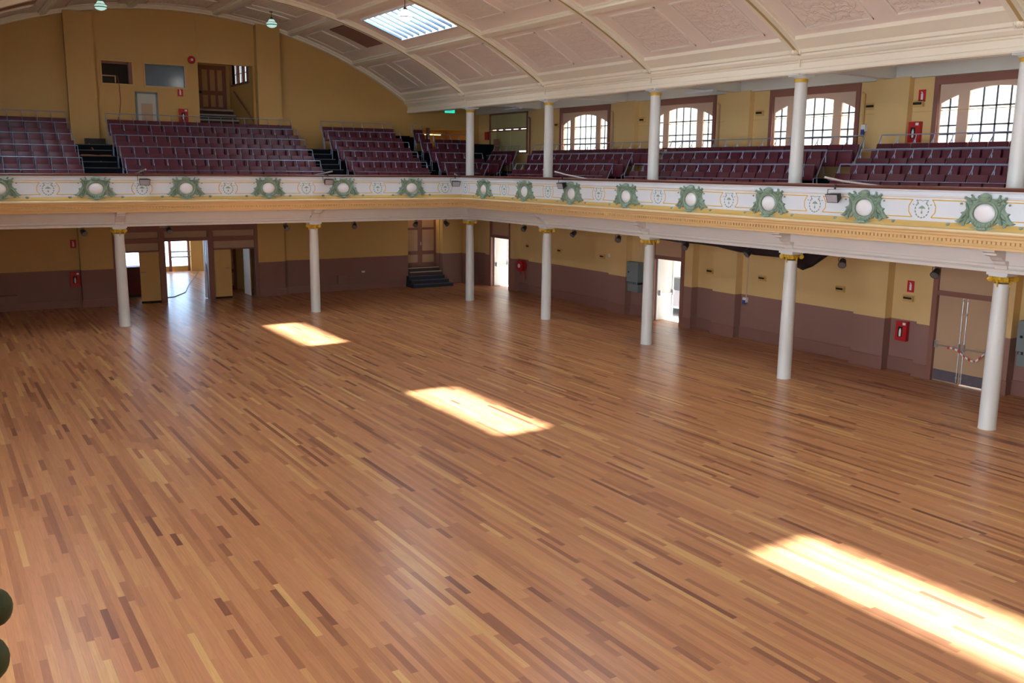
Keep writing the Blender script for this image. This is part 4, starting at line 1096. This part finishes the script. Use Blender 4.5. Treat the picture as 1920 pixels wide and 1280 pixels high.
flood('black floodlight with bright glass at the corner of the gallery front', (-1.25, -1.08, 4.66), -.15, [(-.02, 0, .33), (.25, .35, .24), (.5, .6, .20)])
flood('black floodlight on a long silver tube at the side gallery third cartouche', (-1.08, -7.82, 4.72), -pi/2, [(-.5, .05, .40), (0, .12, .31), (.9, .30, .19)])
flood('black floodlight on a long silver tube over the side gallery, nearest the camera', (-1.08, -18.35, 4.66), -pi/2, [(-.35, .05, .42), (.1, .12, .34), (1.05, .28, .24)])

# ------------------------------------------------------------------ black drape under the side gallery
dz = [(-9.0, 3.2), (-10.2, 3.1), (-11.1, 3.07), (-12.0, 3.09), (-12.85, 3.05), (-13.6, 2.97), (-14.2, 2.95), (-15.3, 2.96), (-15.55, 2.80), (-15.85, 2.68), (-16.25, 2.82), (-16.55, 3.08), (-16.9, 3.3)]
d = MB(); vs = []; fs = []
n = len(dz); m = 7
for j in range(m):
    for i, (y, z) in enumerate(dz):
        u = j/(m-1); belly = sin(pi*u)
        vs.append((.45+.9*u, y+.05*sin(i*2.3+j), 3.42-(3.42-z)*(.15+.85*belly)+.012*sin(i*1.7+j*2.1)))
for j in range(m-1):
    for i in range(n-1): fs.append((j*n+i, j*n+i+1, (j+1)*n+i+1, (j+1)*n+i))
d.add(vs, fs, True); d.add([(x, y, z+.02) for x, y, z in vs], fs, True)
tag(d.build('drape', M['cloth']), 'black cloth bundle slung under the side gallery beside the fourth column', 'drape')

# ------------------------------------------------------------------ wall fittings
def vent_slot(label, loc, first=None, dark=True):
    if first is not None: return dup(first, loc, 0, label, 'small slotted wall outlets')
    t = thing('wall_outlet', label, 'wall outlet', loc, 0, 'small slotted wall outlets')
    MB().box(-.012, 0, -.17, .17, -.09, .09).build('plate', M['yellow'], t)
    MB().box(-.07, 0, -.15, .15, .035, .055).box(-.07, 0, -.15, -.125, -.07, .035).build('hood', M['yellow'], t)
    MB().box(-.030, -.013, -.115, .15, -.025, .033).build('slot', M['slotblack'], t)
    reg(t, *[o for o in COL.objects if o.parent == t]); return t
V0 = vent_slot('small slotted wall outlet above the red hose reel', (3.4, .95, 1.97))
for y, l_ in ((-1.38, 'right of the second side column'), (-4.2, 'left of the third side column near the white switch'), (-9.97, 'right of the open side door with the car'),
              (-12.24, 'between the third and fourth side columns'), (-15.15, 'right of the fourth side column'), (-17.32, 'beneath the red sign beside the closed doors')):
    vent_slot('small slotted wall outlet, lower wall, '+l_, (3.4, y, 1.965), V0)
for y, l_ in ((-1.03, 'left of the first arched window'), (-6.27, 'left of the third upper column'), (-11.75, 'between the second and third arched windows'), (-15.7, 'right of the third arched window'), (-17.12, 'beneath the red sign beside the fourth arched window')):
    vent_slot('small slotted wall outlet, gallery wall, '+l_, (3.4, y, 6.93), V0)

def ext_sign(label, loc, rz):
    t = thing('extinguisher_sign', label, 'sign', loc, rz, 'red fire extinguisher signs')
    MB().box(-.10, .10, -.012, 0, -.15, .15).build('face', M['signred'], t)
    c = MB(); c.box(-.03, .03, -.016, -.012, -.10, .05); c.box(-.015, .015, -.016, -.012, .05, .085); c.box(-.04, .0, -.016, -.012, .085, .10); c.build('pictogram', M['signwhite'], t)
ext_sign('red fire extinguisher sign on the lower wall left of the closed double doors', (3.4, -17.35, 2.28), -pi/2)
ext_sign('red fire extinguisher sign on the gallery wall beside the fourth arched window', (3.4, -17.2, 7.12), -pi/2)
ext_sign('red fire extinguisher sign on the lower back wall at the left', (-13.73, 5.2, 2.34), 0)
ext_sign('red fire extinguisher sign on the upper back wall below the blue booth window', (-9.64, 5.2, 7.92), 0)
def cabinet(label, loc, rz):
    t = thing('extinguisher_cabinet', label, 'cabinet', loc, rz, 'red fire extinguisher cabinets')
    c = MB(); c.box(-.19, .19, -.20, 0, -.28, .28); body = c.build('body', M['red'], t); t.scale = (.85, .6, .92)
    MB().box(-.10, .05, -.212, -.20, -.17, .13).build('window', M['slotblack'], body)
    e = MB(); e.lathe([(.03, -.15), (.035, -.10), (.035, .02), (.02, .05), (.012, .08)], (-.02, -.215, 0), 12); e.build('extinguisher', M['signwhite'], t)
    MB().box(.05, .15, -.214, -.20, .18, .25).build('notice', M['signwhite'], t)
cabinet('red extinguisher cabinet on the brown dado left of the closed double doors', (3.4, -17.25, 1.09), -pi/2)
cabinet('red extinguisher cabinet on the gallery wall beside the fourth arched window', (3.4, -17.12, 6.22), -pi/2)
cabinet('red extinguisher cabinet on the lower back wall beside the left pilaster', (-13.75, 5.2, 1.05), 0)
cabinet('red extinguisher cabinet on the upper back wall behind the top row of seats', (-9.58, 5.2, 7.05), 0)
tag(MB().box(3.3, 3.42, 4.22, 4.5, 6.45, 6.8).build('alarm_box', M['red']), 'small dark red box on the gallery wall beside the glazed corner screen', 'box')
# hose reel
t = thing('fire_hose_reel', 'round red fire hose reel on the wall beside the far side door', 'hose reel', (3.4, 1.28, 1.12), -pi/2)
MB().lathe([(.06, 0), (.25, -.02), (.25, -.05), (.17, -.06), (.17, -.20), (.25, -.21), (.25, -.24), (.05, -.25)], n=28, axis='y').build('drum', M['red'], t)
MB().lathe([(.085, -.25), (.085, -.27), (.02, -.275)], n=18, axis='y').build('hub', M['signwhite'], t)
hose = MB()
hose.tube([(.15*cos(a*.5)+.03*a/20, -.03-.15*((a % 12)/12), .15*sin(a*.5)-.02) for a in range(26)], .02, 6)
hose.tube([(.15, -.1, -.1), (.26, -.12, -.3), (.27, -.1, -.5), (.24, -.1, -.6)], .016, 6); hose.tube([(-.1, -.1, -.2), (-.15, -.1, -.42)], .016, 6); hose.build('hose', M['red'], t)
# electrical cabinets
def elec(label, loc):
    t = thing('electrical_cabinet', label, 'cabinet', loc, -pi/2, 'grey electrical cabinets')
    up = MB().box(-.31, .31, -.25, 0, .33, 1.05).build('upper_box', M['grey'], t); MB().lathe([(.035, -.255), (.035, -.265)], (-.2, 0, .68), 14, 'y').build('lock', M['black'], up)
    MB().box(-.28, .30, -.22, 0, -.02, .25).build('lower_box', M['grey'], t)
    s_ = MB().box(-.28, .30, -.20, 0, .25, .33); s_.build('socket_strip', M['slotblack'], t)
    k = MB()
    for i in range(5): k.box(-.24+i*.11, -.18+i*.11, -.24, -.20, .26, .32)
    k.build('socket', M['grey'], t)
elec('blue-grey electrical cabinet left of the open side door, half behind the third column', (3.4, -6.28, .90))
elec('blue-grey electrical cabinet at the right edge beyond the closed double doors', (3.4, -20.72, .78))
def simple(name, mb, mat, label, cat): return tag(mb.build(name, M[mat]), label, cat)
simple('conduit', MB().tube([(3.38, -6.5, 3.3), (3.38, -6.5, 2.3), (3.37, -6.4, 2.1), (3.37, -6.4, 1.95)], .014, 6), 'offwhite', 'thin pale cable running down to the left electrical cabinet', 'conduit')
simple('conduit', MB().tube([(3.38, -11.62, 3.3), (3.38, -11.62, 1.25)], .016, 6), 'sash', 'thin conduit running down to the blue socket between the third and fourth columns', 'conduit')
t = thing('wall_socket', 'blue and white wall socket on the brown dado right of the third bay pilaster', 'socket', (3.37, -11.62, 1.15))
MB().box(-.07, .03, -.07, .07, 0, .15).build('box', M['signwhite'], t); MB().box(-.10, -.07, -.05, .05, -.06, .07).build('cover', M['blueplug'], t)
t = thing('wall_socket', 'blue and white isolator switch on the gallery wall right of the third window', 'socket', (3.38, -15.55, 6.28))
MB().box(-.07, .03, -.07, .07, 0, .18).build('box', M['signwhite'], t); MB().box(-.09, -.06, -.05, .05, -.09, .05).build('cover', M['blueplug'], t)
simple('drain_pipe', MB().tube([(3.36, -15.42, 7.3), (3.36, -15.50, 7.25), (3.36, -15.50, 5.9), (3.36, -15.40, 5.82), (3.36, -15.40, 5.0)], .035, 8), 'yellow', 'painted pipe down the wall right of the third arched window', 'pipe')
simple('drain_pipe', MB().tube([(3.36, -4.55, 7.3), (3.36, -4.62, 7.25), (3.36, -4.62, 5.0)], .035, 8), 'beige', 'painted pipe down the wall right of the first arched window', 'pipe')
simple('drain_pipe', MB().tube([(3.36, -9.98, 7.3), (3.36, -10.05, 7.25), (3.36, -10.05, 5.0)], .035, 8), 'beige', 'painted pipe down the wall right of the second arched window', 'pipe')
simple('drain_pipe', MB().tube([(3.36, .98, 7.3), (3.36, .9, 7.25), (3.36, .9, 5.0)], .035, 8), 'brown', 'brown pipe down the wall right of the glazed corner screen', 'pipe')
simple('light_switch', MB().box(3.10, 3.12, -5.02, -4.93, 2.02, 2.14), 'signwhite', 'white switch plate on the pilaster left of the third column', 'switch')
simple('junction_box', MB().box(-3.55, -3.12, 5.08, 5.2, .30, .66), 'dado', 'brown painted box low on the back wall beneath the gallery', 'box')
simple('junction_box', MB().box(-16.6, -15.7, 5.02, 5.2, .30, .58), 'dado', 'long brown painted box low on the back wall at the far left', 'box')
t = thing('conduit', 'brown conduit with a pale switch on the lower back wall', 'conduit', (-2.36, 5.19, 0))
MB().tube([(0, 0, .74), (0, 0, .42), (-.74, 0, .42)], .012, 6).build('pipe', M['dado'], t); MB().box(-.07, .07, -.04, 0, .72, .80).build('switch', M['signwhite'], t)
t = thing('alarm_bell', 'round red alarm bell on the upper back wall beside the door lobby', 'bell', (-9.17, 5.2, 9.13))
MB().lathe([(.14, 0), (.14, -.05), (.10, -.09), (.03, -.10)], n=24, axis='y').build('gong', M['red'], t); MB().lathe([(.05, -.10), (.045, -.115)], n=14, axis='y').build('centre', M['signwhite'], t)
t = thing('emergency_light', 'small flat emergency light over the wide doorway', 'light', (-10.6, 4.95, 2.93))
MB().box(-.17, .17, -.14, 0, -.03, .03).build('body', M['grey'], t); MB().box(-.14, .14, -.12, -.02, -.045, -.03).build('diffuser', M['signwhite'], t)

# ------------------------------------------------------------------ outside: paving, car
struct('ground', MB().box(XR+.28, 60, -70, 60, -.35, -.12), M['concrete'])
struct('added_door_shade', MB().box(XR+.28, 5.3, -30, 8, 2.95, 3.08), M['blocker'])  # unseen canopy added to cut daylight at the side doors
struct('added_shade_wall', MB().box(10, 10.5, -60, 40, -.2, 13), M['blocker'])  # wall added to shade the doors and tone down the window view
struct('added_lobby_sun_block', MB().box(-6.72, -5.4, 5.5, 8.6, 9.55, 9.62), M['yellow'])  # unseen slab added to keep the sun out of the lobby
struct('street', MB().box(-30, 3.68, 16.2, 60, -.35, -.12), M['concrete'])
t = thing('car', 'silver car parked outside, glimpsed through the open side door', 'car', (6.1, -5.9, -.12))
cp = [(-2.1, .25), (2.0, .25), (2.1, .45), (2.05, .66), (1.85, .76), (1.05, .90), (.35, 1.30), (-.2, 1.42), (-.9, 1.40), (-1.5, 1.12), (-2.1, .95), (-2.15, .5)]
def car_w(z): return .85 if z < .9 else .85-.35*(z-.9)
MB().prism(cp, lambda p: (-car_w(p[1]), p[0], p[1]), lambda p: (car_w(p[1]), p[0], p[1])).build('body', M['carpaint'], t)
gp = [(.95, .93), (.34, 1.25), (-.2, 1.36), (-.88, 1.34), (-1.35, 1.05), (-1.3, .93)]
MB().prism(gp, lambda p: (-car_w(p[1])-.012, p[0], p[1]), lambda p: (-car_w(p[1])+.01, p[0], p[1])).build('side_window', M['carglass'], t)
for x in (-.80, .80):
    for y in (1.3, -1.35):
        w_ = MB().lathe([(.05, -.1), (.31, -.1), (.33, -.06), (.33, .06), (.31, .1), (.05, .1)], (x, y, .33), 22, 'x').build('wheel', M['rubber'], t)
        MB().lathe([(.0, -.11), (.19, -.105), (.19, .105), (.0, .11)], (x, y, .33), 16, 'x').build('hubcap', M['steel_lt'], w_)
MB().box(-.7, .7, 2.03, 2.08, .45, .6).build('bumper', M['rubber'], t)

# ------------------------------------------------------------------ light
W_ = bpy.data.worlds.new('sky'); S.world = W_; W_.use_nodes = True
nt = W_.node_tree; bg = nt.nodes['Background']
bg.inputs[0].default_value = (.80, .90, 1.0, 1); bg.inputs[1].default_value = 6.0
sun = bpy.data.lights.new('sun', 'SUN'); sun.energy = 30; sun.angle = radians(2.6); sun.color = (1., .94, .87)
so = bpy.data.objects.new('sun', sun); COL.objects.link(so)
so.rotation_euler = Vector((-.41, -.108, -1)).to_track_quat('-Z', 'Y').to_euler()
def portal_light(c, dirn, sx_, sy_):
    l = bpy.data.lights.new('daylight_portal', 'AREA'); l.shape = 'RECTANGLE'; l.size = sx_; l.size_y = sy_; l.cycles.is_portal = True
    o = bpy.data.objects.new('daylight_portal', l); COL.objects.link(o); o.location = c
    o.rotation_euler = Vector(dirn).to_track_quat('-Z', 'Y').to_euler(); return o
for c in win_c+[-24.6, -30.05, -35.5]: portal_light((XR+.2, c, 6.6), (-1, 0, 0), 3.0, 1.5)
for c in lw_c: portal_light((XLW-.2, c, 6.2), (1, 0, 0), 4.6, 3.2); portal_light((XLW-.2, c, 1.9), (1, 0, 0), 4.6, 2.6)
for a, b in sky_y:
    for s in (1, -1):
        x = XC+s*5.73; portal_light((x, (a+b)/2, 11.25), (0, 0, -1), 1.5, b-a)
portal_light((-9.3, 16.3, 1.6), (0, -1, 0), 10, 2.8)
for c in door_c[:2]: portal_light((XR+.35, c, 1.1), (-1, 0, 0), 1.4, 2.2)
portal_light((-6.6, 6.95, 8.9), (-1, 0, 0), 2.1, .8)

# ------------------------------------------------------------------ camera
f, yaw, pit, rol = 1751.67232, .56204, .18273, .00997
cam = bpy.data.cameras.new('camera'); co = bpy.data.objects.new('camera', cam); COL.objects.link(co)
cam.sensor_width = 36; cam.lens = f/1920*36; cam.clip_start = .05; cam.clip_end = 500
co.location = (-18.3571, -32.35786, 5.2)
fw = Vector((sin(yaw)*cos(pit), cos(yaw)*cos(pit), -sin(pit))); rt = Vector((cos(yaw), -sin(yaw), 0)); up = rt.cross(fw)
r2 = rt*cos(rol)+up*sin(rol); u2 = -rt*sin(rol)+up*cos(rol)
m = Matrix((r2, u2, -fw)).transposed()
co.rotation_euler = m.to_euler()
S.camera = co
S.cycles.max_bounces = 8
S.view_settings.view_transform = 'Standard'; S.view_settings.look = 'None'; S.view_settings.exposure = 1.05; S.view_settings.gamma = 1
S.view_settings.use_curve_mapping = False
